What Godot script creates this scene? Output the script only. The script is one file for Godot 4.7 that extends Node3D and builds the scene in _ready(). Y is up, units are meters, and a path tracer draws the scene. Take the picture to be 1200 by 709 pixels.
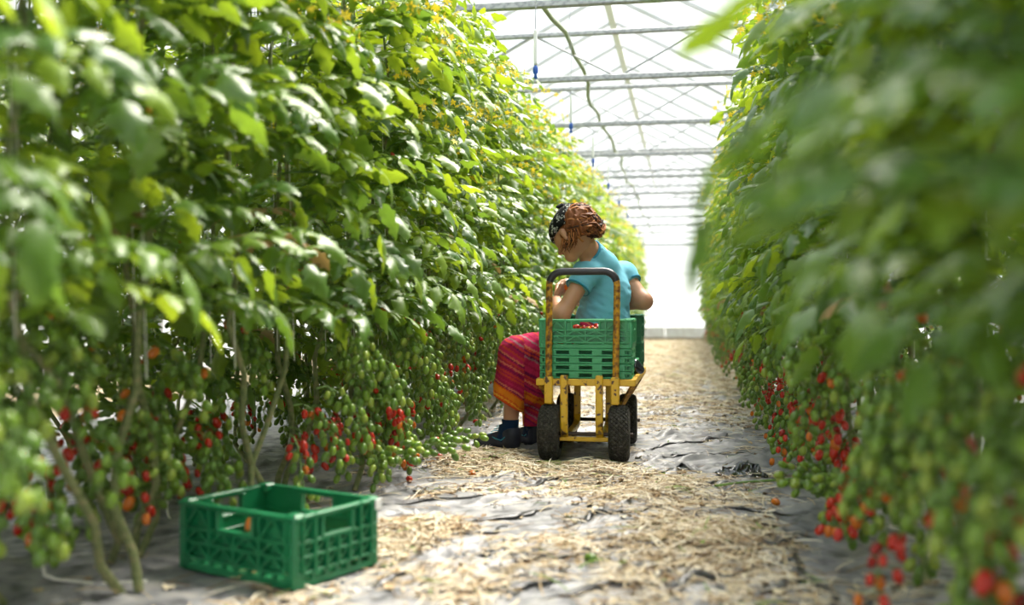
extends Node3D
# A picker sits on a garden trolley between two rows of tomato vines in a greenhouse.
# World: the aisle runs along -Z, x to the right, y up, metres. The camera stands at x = 0, z = 0.

const FPX := 1150.0          # focal length in pixels of the 1200 x 709 frame
const EYE_H := 0.655
const YAW := 0.17808         # the aisle's vanishing point lies at x = 807
const PITCH := 0.0100        # the horizon lies at y = 366

var cam_basis: Basis
var names := {}
var M := {}

# ------------------------------------------------------------------ mesh builder
class MB:
	var v := PackedVector3Array()
	var n := PackedVector3Array()
	var uv := PackedVector2Array()
	var c := PackedColorArray()
	var idx := PackedInt32Array()
	var col := Color(1, 1, 1)
	func vert(p: Vector3, nn: Vector3, t := Vector2.ZERO) -> int:
		v.append(p); n.append(nn); uv.append(t); c.append(col)
		return v.size() - 1
	func tri(a: int, b: int, d: int) -> void:
		var g := (v[b] - v[a]).cross(v[d] - v[a])
		if g.dot(n[a] + n[b] + n[d]) > 0.0:
			idx.append(a); idx.append(d); idx.append(b)
		else:
			idx.append(a); idx.append(b); idx.append(d)
	func quad_flat(a: Vector3, b: Vector3, d: Vector3, e: Vector3, nn: Vector3) -> void:
		var i := vert(a, nn, Vector2(0, 0)); var j := vert(b, nn, Vector2(1, 0)); var k := vert(d, nn, Vector2(1, 1)); var l := vert(e, nn, Vector2(0, 1))
		tri(i, j, k); tri(i, k, l)
	func box(t: Transform3D, s: Vector3) -> void:
		var h := s * 0.5
		for ax in 3:
			for sg in [-1.0, 1.0]:
				var nn := Vector3.ZERO; nn[ax] = sg
				var u := Vector3.ZERO; u[(ax + 1) % 3] = h[(ax + 1) % 3]
				var w := Vector3.ZERO; w[(ax + 2) % 3] = h[(ax + 2) % 3]
				var o: Vector3 = nn * h[ax]
				quad_flat(t * (o - u - w), t * (o + u - w), t * (o + u + w), t * (o - u + w), (t.basis * nn).normalized())
	func bx(center: Vector3, s: Vector3) -> void:
		box(Transform3D(Basis(), center), s)
	# box with chamfered edges (bars of the trolley, crate rims)
	func cbox(t: Transform3D, s: Vector3, e: float) -> void:
		var h := s * 0.5
		var inner := h - Vector3(e, e, e)
		for ax in 3:
			for sg in [-1.0, 1.0]:
				var nn := Vector3.ZERO; nn[ax] = sg
				var u := Vector3.ZERO; u[(ax + 1) % 3] = inner[(ax + 1) % 3]
				var w := Vector3.ZERO; w[(ax + 2) % 3] = inner[(ax + 2) % 3]
				var o: Vector3 = nn * h[ax]
				quad_flat(t * (o - u - w), t * (o + u - w), t * (o + u + w), t * (o - u + w), (t.basis * nn).normalized())
		for ax in 3:
			var a1 := (ax + 1) % 3
			var a2 := (ax + 2) % 3
			for s1 in [-1.0, 1.0]:
				for s2 in [-1.0, 1.0]:
					var p := Vector3.ZERO; p[a1] = s1 * h[a1]; p[a2] = s2 * inner[a2]
					var q := Vector3.ZERO; q[a1] = s1 * inner[a1]; q[a2] = s2 * h[a2]
					var along := Vector3.ZERO; along[ax] = inner[ax]
					var nn2 := Vector3.ZERO; nn2[a1] = s1; nn2[a2] = s2
					quad_flat(t * (p - along), t * (p + along), t * (q + along), t * (q - along), (t.basis * nn2).normalized())
	func bar(a: Vector3, b: Vector3, up: Vector3, wid: float, hei: float, e := 0.0) -> void:
		var d := (b - a)
		var z := d.normalized()
		var x := up.cross(z)
		if x.length() < 1e-4:
			x = Vector3.RIGHT.cross(z)
		x = x.normalized()
		var y := z.cross(x).normalized()
		var t := Transform3D(Basis(x, y, z), (a + b) * 0.5)
		if e > 0.0:
			cbox(t, Vector3(wid, hei, d.length()), e)
		else:
			box(t, Vector3(wid, hei, d.length()))
	func tube(pts: Array, radii: Array, sides := 8, caps := true) -> void:
		var m := pts.size()
		var len_ := 0.0
		var side := Vector3.ZERO
		var first := v.size()
		for i in m:
			var p: Vector3 = pts[i]
			var d: Vector3
			if i == 0: d = pts[1] - pts[0]
			elif i == m - 1: d = pts[m - 1] - pts[m - 2]
			else: d = (pts[i + 1] - pts[i]).normalized() + (pts[i] - pts[i - 1]).normalized()
			d = d.normalized()
			if i == 0:
				side = d.cross(Vector3.UP if absf(d.y) < 0.9 else Vector3.RIGHT).normalized()
			else:
				side = (side - d * side.dot(d)).normalized()
				len_ += p.distance_to(pts[i - 1])
			var up := d.cross(side)
			var r: float = radii[mini(i, radii.size() - 1)]
			for k in sides + 1:
				var a := TAU * k / sides
				var nn := side * cos(a) + up * sin(a)
				vert(p + nn * r, nn, Vector2(float(k) / sides, len_))
		for i in m - 1:
			for k in sides:
				var a := first + i * (sides + 1) + k
				var b := a + sides + 1
				tri(a, b, b + 1); tri(a, b + 1, a + 1)
		if caps:
			for e in [0, m - 1]:
				var p: Vector3 = pts[e]
				var d: Vector3 = (pts[0] - pts[1]).normalized() if e == 0 else (pts[m - 1] - pts[m - 2]).normalized()
				var ci := vert(p, d)
				var base := v.size()
				for k in sides:
					vert(v[first + e * (sides + 1) + k], d)
				for k in sides:
					tri(ci, base + k, base + (k + 1) % sides)
	# profile of (radius, height) turned about the local y axis of t
	func lathe(t: Transform3D, prof: Array, segs := 16) -> void:
		var m := prof.size()
		var first := v.size()
		for i in m:
			var p: Vector2 = prof[i]
			var a: Vector2 = prof[maxi(i - 1, 0)]
			var b: Vector2 = prof[mini(i + 1, m - 1)]
			var tg := (b - a).normalized()
			var nr := Vector2(tg.y, -tg.x)
			for k in segs + 1:
				var an := TAU * k / segs
				var dir := Vector3(cos(an), 0, sin(an))
				vert(t * (dir * p.x + Vector3(0, p.y, 0)), (t.basis * (dir * nr.x + Vector3(0, nr.y, 0))).normalized(), Vector2(float(k) / segs, float(i) / (m - 1)))
		for i in m - 1:
			for k in segs:
				var a2 := first + i * (segs + 1) + k
				var b2 := a2 + segs + 1
				tri(a2, b2, b2 + 1); tri(a2, b2 + 1, a2 + 1)
	# grid of points with normals from its neighbours; up chooses the side
	func sheet(rows: Array, up: Vector3) -> void:
		var nr := rows.size()
		var nc: int = rows[0].size()
		var first := v.size()
		for i in nr:
			for j in nc:
				var du: Vector3 = rows[i][mini(j + 1, nc - 1)] - rows[i][maxi(j - 1, 0)]
				var dv: Vector3 = rows[mini(i + 1, nr - 1)][j] - rows[maxi(i - 1, 0)][j]
				var nn := du.cross(dv)
				nn = nn.normalized() if nn.length() > 1e-12 else up
				if nn.dot(up) < 0.0: nn = -nn
				vert(rows[i][j], nn, Vector2(float(j) / (nc - 1), float(i) / (nr - 1)))
		for i in nr - 1:
			for j in nc - 1:
				var a := first + i * nc + j
				tri(a, a + 1, a + nc + 1); tri(a, a + nc + 1, a + nc)
	func poly_prism(t: Transform3D, pts: Array, depth: float) -> void:   # convex polygon in local xy, along z
		var m := pts.size()
		for sg in [-0.5, 0.5]:
			var nn := (t.basis * Vector3(0, 0, signf(sg))).normalized()
			var base := v.size()
			for p in pts: vert(t * Vector3(p.x, p.y, sg * depth), nn)
			for k in range(1, m - 1): tri(base, base + k, base + k + 1)
		for k in m:
			var a: Vector2 = pts[k]
			var b: Vector2 = pts[(k + 1) % m]
			var mid := Vector2.ZERO
			for p in pts: mid += p / m
			var e := b - a
			var nn := Vector2(e.y, -e.x).normalized()
			if nn.dot(a - mid) < 0: nn = -nn
			quad_flat(t * Vector3(a.x, a.y, -depth / 2), t * Vector3(b.x, b.y, -depth / 2), t * Vector3(b.x, b.y, depth / 2), t * Vector3(a.x, a.y, depth / 2), (t.basis * Vector3(nn.x, nn.y, 0)).normalized())
	func into(am: ArrayMesh, m: Material) -> ArrayMesh:
		if v.is_empty(): return am
		var arr := []
		arr.resize(Mesh.ARRAY_MAX)
		arr[Mesh.ARRAY_VERTEX] = v; arr[Mesh.ARRAY_NORMAL] = n; arr[Mesh.ARRAY_TEX_UV] = uv; arr[Mesh.ARRAY_COLOR] = c; arr[Mesh.ARRAY_INDEX] = idx
		am.add_surface_from_arrays(Mesh.PRIMITIVE_TRIANGLES, arr)
		am.surface_set_material(am.get_surface_count() - 1, m)
		return am
	func mesh(m: Material) -> ArrayMesh:
		return into(ArrayMesh.new(), m)

# ------------------------------------------------------------------ distance fields meshed as surface nets
class Field:
	var cell := 0.01
	var lo := Vector3.ZERO
	var nx := 0
	var ny := 0
	var nz := 0
	var d := PackedFloat32Array()
	func setup(prims: Array, cell_: float, pad := 0.03) -> void:
		cell = cell_
		var a := Vector3.INF
		var b := -Vector3.INF
		for p in prims:
			var ra: Vector3 = Vector3.ONE * p[2]
			var rb: Vector3 = Vector3.ONE * p[3]
			a = a.min(p[0] - ra).min(p[1] - rb)
			b = b.max(p[0] + ra).max(p[1] + rb)
		lo = a - Vector3.ONE * pad
		var s := (b - a + Vector3.ONE * pad * 2.0) / cell
		nx = int(s.x) + 2; ny = int(s.y) + 2; nz = int(s.z) + 2
		d.resize(nx * ny * nz)
		d.fill(1.0)
	func add(prims: Array, k: float) -> void:
		for p in prims:
			var pa: Vector3 = p[0]
			var pb: Vector3 = p[1]
			var ra: float = p[2]
			var rb: float = p[3]
			var m := k + cell * 3.0
			var amin := (pa - Vector3.ONE * (ra + m)).min(pb - Vector3.ONE * (rb + m))
			var amax := (pa + Vector3.ONE * (ra + m)).max(pb + Vector3.ONE * (rb + m))
			var i0 := (amin - lo) / cell
			var i1 := (amax - lo) / cell
			var x0 := maxi(int(i0.x), 0); var y0 := maxi(int(i0.y), 0); var z0 := maxi(int(i0.z), 0)
			var x1 := mini(int(i1.x) + 1, nx - 1); var y1 := mini(int(i1.y) + 1, ny - 1); var z1 := mini(int(i1.z) + 1, nz - 1)
			var ab := pb - pa
			var l2 := maxf(ab.length_squared(), 1e-9)
			for z in range(z0, z1 + 1):
				for y in range(y0, y1 + 1):
					var row := (z * ny + y) * nx
					for x in range(x0, x1 + 1):
						var q := lo + Vector3(x, y, z) * cell - pa
						var t := clampf(q.dot(ab) / l2, 0.0, 1.0)
						var nd := (q - ab * t).length() - lerpf(ra, rb, t)
						var od := d[row + x]
						var h := maxf(k - absf(od - nd), 0.0)
						d[row + x] = minf(od, nd) - (h * h * 0.25 / k if k > 0.0 else 0.0)
	func cut(f: Callable) -> void:     # f(point, distance) -> distance
		for z in nz:
			for y in ny:
				var row := (z * ny + y) * nx
				for x in nx:
					var od := d[row + x]
					if od < cell * 4.0:
						d[row + x] = f.call(lo + Vector3(x, y, z) * cell, od)
	func emit(mb: MB, color = null) -> void:
		var at := PackedInt32Array()
		at.resize(nx * ny * nz)
		at.fill(-1)
		var first := mb.v.size()
		var off := [0, 1, nx, nx + 1, nx * ny, nx * ny + 1, nx * ny + nx, nx * ny + nx + 1]
		var cor := [Vector3(0, 0, 0), Vector3(1, 0, 0), Vector3(0, 1, 0), Vector3(1, 1, 0), Vector3(0, 0, 1), Vector3(1, 0, 1), Vector3(0, 1, 1), Vector3(1, 1, 1)]
		var edges := [[0, 1], [2, 3], [4, 5], [6, 7], [0, 2], [1, 3], [4, 6], [5, 7], [0, 4], [1, 5], [2, 6], [3, 7]]
		for z in nz - 1:
			for y in ny - 1:
				var row := (z * ny + y) * nx
				for x in nx - 1:
					var i := row + x
					var s := 0
					for k in 8:
						if d[i + off[k]] < 0.0: s += 1
					if s == 0 or s == 8: continue
					var sum := Vector3.ZERO
					var cnt := 0
					for e in edges:
						var a := d[i + off[e[0]]]
						var b := d[i + off[e[1]]]
						if (a < 0.0) != (b < 0.0):
							sum += cor[e[0]].lerp(cor[e[1]], a / (a - b))
							cnt += 1
					at[i] = mb.vert(lo + (Vector3(x, y, z) + sum / cnt) * cell, Vector3.ZERO)
		var quads := PackedInt32Array()
		var steps := [1, nx, nx * ny]
		for z in range(1, nz - 1):
			for y in range(1, ny - 1):
				var row := (z * ny + y) * nx
				for x in range(1, nx - 1):
					var i := row + x
					var a := d[i] < 0.0
					for ax in 3:
						if a == (d[i + steps[ax]] < 0.0): continue
						var u: int = steps[(ax + 1) % 3]
						var w: int = steps[(ax + 2) % 3]
						var q := [at[i], at[i - u], at[i - u - w], at[i - w]]
						if q[0] < 0 or q[1] < 0 or q[2] < 0 or q[3] < 0: continue
						if not a: q.reverse()
						for k in q: quads.append(k)
		for k in range(0, quads.size(), 4):
			var nn := (mb.v[quads[k + 2]] - mb.v[quads[k]]).cross(mb.v[quads[k + 3]] - mb.v[quads[k + 1]])
			for j in 4: mb.n[quads[k + j]] += nn
		for i in range(first, mb.v.size()):
			mb.n[i] = mb.n[i].normalized()
			if color != null: mb.c[i] = color.call(mb.v[i], mb.n[i])
		for k in range(0, quads.size(), 4):
			mb.tri(quads[k], quads[k + 1], quads[k + 2]); mb.tri(quads[k], quads[k + 2], quads[k + 3])

# ------------------------------------------------------------------ nodes
func numbered(called: String) -> String:
	var k: int = names.get(called, -1) + 1
	names[called] = k
	return called if k == 0 else "%s_%03d" % [called, k]

func tag(o: Node, label: String, category: String, group := "", kind := "") -> Node:
	if label: o.set_meta("label", label)
	if category: o.set_meta("category", category)
	if group: o.set_meta("group", group)
	if kind: o.set_meta("kind", kind)
	return o

func thing(called: String, label: String, category: String, at := Vector3.ZERO, turn := 0.0, group := "") -> Node3D:
	var o := Node3D.new()
	o.name = numbered(called)
	add_child(o)
	o.position = at
	o.rotation.y = turn
	tag(o, label, category, group)
	return o

func part(called: String, m: Mesh, parent: Node, t := Transform3D()) -> MeshInstance3D:
	var o := MeshInstance3D.new()
	o.name = called
	o.mesh = m
	parent.add_child(o, true)
	o.transform = t
	return o

func solo(called: String, m: Mesh, label: String, category: String, t := Transform3D(), group := "") -> MeshInstance3D:
	var o := MeshInstance3D.new()
	o.name = numbered(called)
	o.mesh = m
	add_child(o)
	o.transform = t
	tag(o, label, category, group)
	return o

# a photo pixel at a given depth along the view axis -> world point
func px(x: float, y: float, depth: float) -> Vector3:
	return Vector3(0, EYE_H, 0) + cam_basis * Vector3((x - 600.0) / FPX * depth, (354.5 - y) / FPX * depth, -depth)

func px_ground(x: float, y: float, h := 0.0) -> Vector3:
	var d := cam_basis * Vector3((x - 600.0) / FPX, (354.5 - y) / FPX, -1.0)
	return Vector3(0, EYE_H, 0) + d * ((h - EYE_H) / d.y)

# ------------------------------------------------------------------ materials
func mat(color: Color, rough := 0.6, spec := 0.5) -> StandardMaterial3D:
	var m := StandardMaterial3D.new()
	m.albedo_color = color.linear_to_srgb()
	m.roughness = rough
	m.metallic_specular = spec
	m.cull_mode = BaseMaterial3D.CULL_DISABLED
	return m

func noise_tex(freq: float, stops: Array, seed_ := 1, size := 512, normal := false, kind := FastNoiseLite.TYPE_SIMPLEX_SMOOTH, octaves := 4) -> NoiseTexture2D:
	var fn := FastNoiseLite.new()
	fn.seed = seed_
	fn.frequency = freq
	fn.noise_type = kind
	fn.fractal_octaves = octaves
	var t := NoiseTexture2D.new()
	t.width = size; t.height = size
	t.seamless = true
	t.noise = fn
	if normal:
		t.as_normal_map = true
		t.bump_strength = 6.0
	elif stops.size():
		var g := Gradient.new()
		var offs := PackedFloat32Array()
		var cols := PackedColorArray()
		for s in stops:
			offs.append(s[0]); cols.append((s[1] as Color).linear_to_srgb())
		g.offsets = offs; g.colors = cols
		t.color_ramp = g
	return t

func textured(m: StandardMaterial3D, tex: Texture2D, scale: float, world := false) -> StandardMaterial3D:
	m.albedo_color = Color.WHITE
	m.albedo_texture = tex
	m.uv1_triplanar = true
	m.uv1_world_triplanar = world
	m.uv1_scale = Vector3.ONE * scale
	return m

func leaf_mat(color: Color, through: Color, rough: float) -> StandardMaterial3D:
	var m := mat(color, rough, 0.5)
	m.backlight_enabled = true
	m.backlight = through.linear_to_srgb()
	return m

func materials() -> void:
	M.leaf = [
		leaf_mat(Color(0.074, 0.145, 0.014), Color(0.27, 0.38, 0.020), 0.42),
		leaf_mat(Color(0.057, 0.122, 0.016), Color(0.21, 0.33, 0.024), 0.38),
		leaf_mat(Color(0.098, 0.175, 0.017), Color(0.31, 0.42, 0.020), 0.44),
		leaf_mat(Color(0.043, 0.098, 0.018), Color(0.15, 0.26, 0.024), 0.36),
	]
	M.leaf_young = leaf_mat(Color(0.16, 0.25, 0.022), Color(0.38, 0.48, 0.020), 0.46)
	M.leaf_dry = leaf_mat(Color(0.30, 0.20, 0.085), Color(0.2, 0.13, 0.04), 0.7)
	M.stem = mat(Color(0.10, 0.16, 0.035), 0.6)
	M.stem_old = textured(mat(Color.WHITE, 0.75), noise_tex(0.02, [[0.3, Color(0.10, 0.13, 0.045)], [0.6, Color(0.20, 0.22, 0.09)], [0.8, Color(0.26, 0.21, 0.11)]], 3, 256), 6.0)
	M.stalk = mat(Color(0.14, 0.25, 0.05), 0.6)
	M.green_a = mat(Color(0.145, 0.25, 0.022), 0.28)
	M.green_b = mat(Color(0.09, 0.175, 0.020), 0.28)
	M.green_c = mat(Color(0.23, 0.31, 0.035), 0.28)
	M.turning = mat(Color(0.58, 0.15, 0.012), 0.25)
	M.red = mat(Color(0.48, 0.022, 0.008), 0.24)
	M.red_deep = mat(Color(0.30, 0.010, 0.007), 0.24)
	M.calyx = mat(Color(0.09, 0.17, 0.03), 0.7)
	M.petal = mat(Color(0.86, 0.68, 0.04), 0.6)
	M.petal.backlight_enabled = true
	M.petal.backlight = Color(0.5, 0.36, 0.02).linear_to_srgb()
	M.string = mat(Color(0.75, 0.73, 0.66), 0.8)
	M.steel = textured(mat(Color.WHITE, 0.45), noise_tex(0.03, [[0.25, Color(0.27, 0.28, 0.30)], [0.7, Color(0.42, 0.43, 0.45)]], 5, 256), 3.0)
	M.steel.metallic = 0.35
	M.alu = mat(Color(0.72, 0.73, 0.74), 0.5)
	M.glazing = mat(Color(0.52, 0.53, 0.54), 0.5)
	M.white_paint = mat(Color(0.78, 0.78, 0.76), 0.5)
	M.board = textured(mat(Color.WHITE, 0.7), noise_tex(0.02, [[0.3, Color(0.78, 0.75, 0.69)], [0.7, Color(0.86, 0.84, 0.79)]], 7, 256), 1.0)
	M.kerb = mat(Color(0.30, 0.22, 0.13), 0.8)
	M.film = mat(Color(0.93, 0.94, 0.95), 0.12)
	M.film.transparency = BaseMaterial3D.TRANSPARENCY_ALPHA
	M.film.albedo_color.a = 0.16
	M.wall_film = mat(Color(0.86, 0.87, 0.87), 0.7, 0.3)
	M.wall_film.backlight_enabled = true
	M.wall_film.backlight = Color(0.98, 0.99, 1.0)
	# mulch film on the ground: grey black plastic under dust
	M.mulch = textured(mat(Color.WHITE, 0.48, 0.5), noise_tex(0.012, [[0.15, Color(0.07, 0.07, 0.075)], [0.40, Color(0.17, 0.17, 0.18)], [0.62, Color(0.25, 0.247, 0.25)], [0.85, Color(0.31, 0.295, 0.275)]], 11, 1024, false, FastNoiseLite.TYPE_SIMPLEX_SMOOTH, 6), 0.8, true)
	M.mulch.normal_enabled = true
	M.mulch.normal_texture = noise_tex(0.03, [], 12, 512, true)
	M.mulch.normal_scale = 0.18
	M.soil = textured(mat(Color.WHITE, 0.9), noise_tex(0.03, [[0.2, Color(0.10, 0.075, 0.045)], [0.5, Color(0.30, 0.23, 0.14)], [0.8, Color(0.46, 0.37, 0.24)]], 13, 512, false, FastNoiseLite.TYPE_SIMPLEX_SMOOTH, 6), 1.5, true)
	M.fold_film = mat(Color(0.030, 0.030, 0.033), 0.38, 0.5)
	M.black_film = mat(Color(0.012, 0.012, 0.014), 0.18, 0.7)
	M.straw = mat(Color.WHITE, 0.85, 0.25)
	M.straw.vertex_color_use_as_albedo = true
	# trolley
	M.yellow = textured(mat(Color.WHITE, 0.38), noise_tex(0.022, [[0.0, Color(0.05, 0.022, 0.01)], [0.27, Color(0.09, 0.04, 0.015)], [0.31, Color(0.42, 0.20, 0.02)], [0.34, Color(0.72, 0.41, 0.012)], [0.8, Color(0.78, 0.47, 0.015)]], 21, 512, false, FastNoiseLite.TYPE_SIMPLEX_SMOOTH, 4), 1.7)
	M.rusty = textured(mat(Color.WHITE, 0.6), noise_tex(0.014, [[0.22, Color(0.05, 0.022, 0.012)], [0.40, Color(0.20, 0.08, 0.015)], [0.55, Color(0.50, 0.23, 0.015)], [0.75, Color(0.66, 0.36, 0.015)]], 22, 512, false, FastNoiseLite.TYPE_SIMPLEX_SMOOTH, 6), 4.0)
	M.grip = mat(Color(0.022, 0.020, 0.026), 0.30)
	M.tyre = textured(mat(Color.WHITE, 0.85, 0.35), noise_tex(0.05, [[0.2, Color(0.030, 0.028, 0.025)], [0.6, Color(0.060, 0.056, 0.047)], [0.85, Color(0.13, 0.115, 0.09)]], 23, 256, false, FastNoiseLite.TYPE_SIMPLEX_SMOOTH, 5), 4.0)
	M.rim = mat(Color(0.30, 0.28, 0.24), 0.5)
	M.axle = mat(Color(0.06, 0.035, 0.02), 0.6)
	M.crate = textured(mat(Color.WHITE, 0.36), noise_tex(0.015, [[0.2, Color(0.006, 0.135, 0.050)], [0.8, Color(0.011, 0.180, 0.070)]], 24, 256), 2.0)
	M.crate_b = textured(mat(Color.WHITE, 0.38), noise_tex(0.015, [[0.2, Color(0.040, 0.30, 0.12)], [0.8, Color(0.055, 0.36, 0.155)]], 25, 256), 2.0)
	M.tagwhite = mat(Color(0.8, 0.8, 0.8), 0.5)
	M.pouch = mat(Color(0.012, 0.014, 0.024), 0.12, 0.7)
	# person
	M.skin = mat(Color(0.50, 0.245, 0.140), 0.48)
	M.skin.subsurf_scatter_enabled = true
	M.skin.subsurf_scatter_strength = 0.12
	M.shirt = mat(Color(0.165, 0.46, 0.60), 0.85, 0.3)
	M.shirt_trim = mat(Color(0.05, 0.27, 0.42), 0.85, 0.3)
	M.cloth = mat(Color.WHITE, 0.9, 0.25)
	M.cloth.vertex_color_use_as_albedo = true
	M.sock = mat(Color(0.008, 0.024, 0.06), 0.9, 0.3)
	M.shoe = mat(Color(0.012, 0.014, 0.026), 0.6)
	M.sole = mat(Color(0.02, 0.02, 0.026), 0.7)
	M.piping = mat(Color(0.02, 0.28, 0.36), 0.5)
	M.hair = [mat(Color(0.040, 0.015, 0.008), 0.6, 0.35), mat(Color(0.18, 0.058, 0.018), 0.6, 0.35), mat(Color(0.44, 0.17, 0.055), 0.6, 0.35)]
	M.eye = mat(Color(0.8, 0.8, 0.78), 0.2)
	M.lip = mat(Color(0.42, 0.14, 0.10), 0.45)
	M.blue_plastic = mat(Color(0.02, 0.10, 0.45), 0.4)
	M.hose = textured(mat(Color.WHITE, 0.5), noise_tex(0.03, [[0.3, Color(0.20, 0.24, 0.13)], [0.7, Color(0.36, 0.40, 0.26)]], 31, 256), 5.0)

# ------------------------------------------------------------------ ground
var gn := FastNoiseLite.new()
var gn2 := FastNoiseLite.new()
var gn3 := FastNoiseLite.new()
var flats := [[Vector2(-1.03, -2.37), 0.42], [Vector2(-0.60, -4.29), 0.16], [Vector2(-0.30, -4.29), 0.16], [Vector2(-0.60, -4.89), 0.16], [Vector2(-0.30, -4.89), 0.16]]

func ground_y(x: float, z: float) -> float:
	var fade := clampf((9.0 + z) / 1.5, 0.0, 1.0) * clampf((x + 2.2) / 0.3, 0.0, 1.0) * clampf((1.4 - x) / 0.3, 0.0, 1.0)
	for f in flats: fade *= lerpf(0.12, 1.0, smoothstep(0.55, 1.0, Vector2(x, z).distance_to(f[0]) / f[1]))
	# long folds pulled across the film, aslant to the aisle
	var a := x * 0.80 - z * 0.60
	var b := x * 0.60 + z * 0.80
	var w := gn2.get_noise_2d(x * 60.0, z * 60.0)
	var r := 1.0 - absf(gn.get_noise_2d(a * 22.0, (b + w * 0.12) * 300.0))
	r = pow(clampf(r, 0.0, 1.0), 7.0)
	var r2 := 1.0 - absf(gn3.get_noise_2d((a + b * 0.35) * 45.0, (b - a * 0.35) * 520.0))
	r2 = pow(clampf(r2, 0.0, 1.0), 5.0)
	var mask := clampf(0.35 + gn2.get_noise_2d(x * 90.0 + 400.0, z * 90.0) * 1.6, 0.0, 1.0)
	return fade * (0.030 * r * mask + 0.010 * r2 + 0.012 * gn2.get_noise_2d(x * 150.0 + 90.0, z * 150.0) + 0.004)

func build_floor() -> void:
	gn.seed = 5; gn.frequency = 0.02; gn.noise_type = FastNoiseLite.TYPE_SIMPLEX_SMOOTH; gn.fractal_octaves = 2
	gn2.seed = 8; gn2.frequency = 0.02; gn2.fractal_octaves = 2
	gn3.seed = 15; gn3.frequency = 0.02; gn3.fractal_octaves = 2
	var root := Node3D.new()
	root.name = "floor"
	add_child(root)
	root.set_meta("kind", "structure")
	root.set_meta("label", "grey plastic mulch film strewn with dry straw down the aisle")
	var mb := MB.new()
	var rows := []
	var st := 0.016
	for j in 560:
		var row := PackedVector3Array()
		var z := 0.0 - j * st
		for i in 226:
			var x := -2.2 + i * st
			row.append(Vector3(x, ground_y(x, z), z))
		rows.append(row)
	mb.sheet(rows, Vector3.UP)
	part("mulch_film", mb.mesh(M.mulch), root)
	var mb2 := MB.new()
	mb2.bx(Vector3(-0.4, -0.06, -9.5), Vector3(12.0, 0.1, 32.0))
	part("soil", mb2.mesh(M.soil), root)
	var mb3 := MB.new()
	for s in [[-3.9, -2.2, 0.0, -24.0], [1.4, 3.4, 0.0, -24.0], [-2.2, 1.4, -8.94, -24.0], [-3.9, 3.4, 5.0, 0.0]]:
		mb3.quad_flat(Vector3(s[0], 0.0, s[2]), Vector3(s[1], 0.0, s[2]), Vector3(s[1], 0.0, s[3]), Vector3(s[0], 0.0, s[3]), Vector3.UP)
	part("mulch_film", mb3.mesh(M.mulch), root)

# ------------------------------------------------------------------ greenhouse shell
const Z_END := -24.2
const Z_BACK := 5.0
const RIDGES := [-3.96, -0.76, 2.44]
const HALF := 1.6
const GUTTER_Y := 2.80
const RIDGE_Y := 3.65
const GIRDER_Y := 2.36

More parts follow.
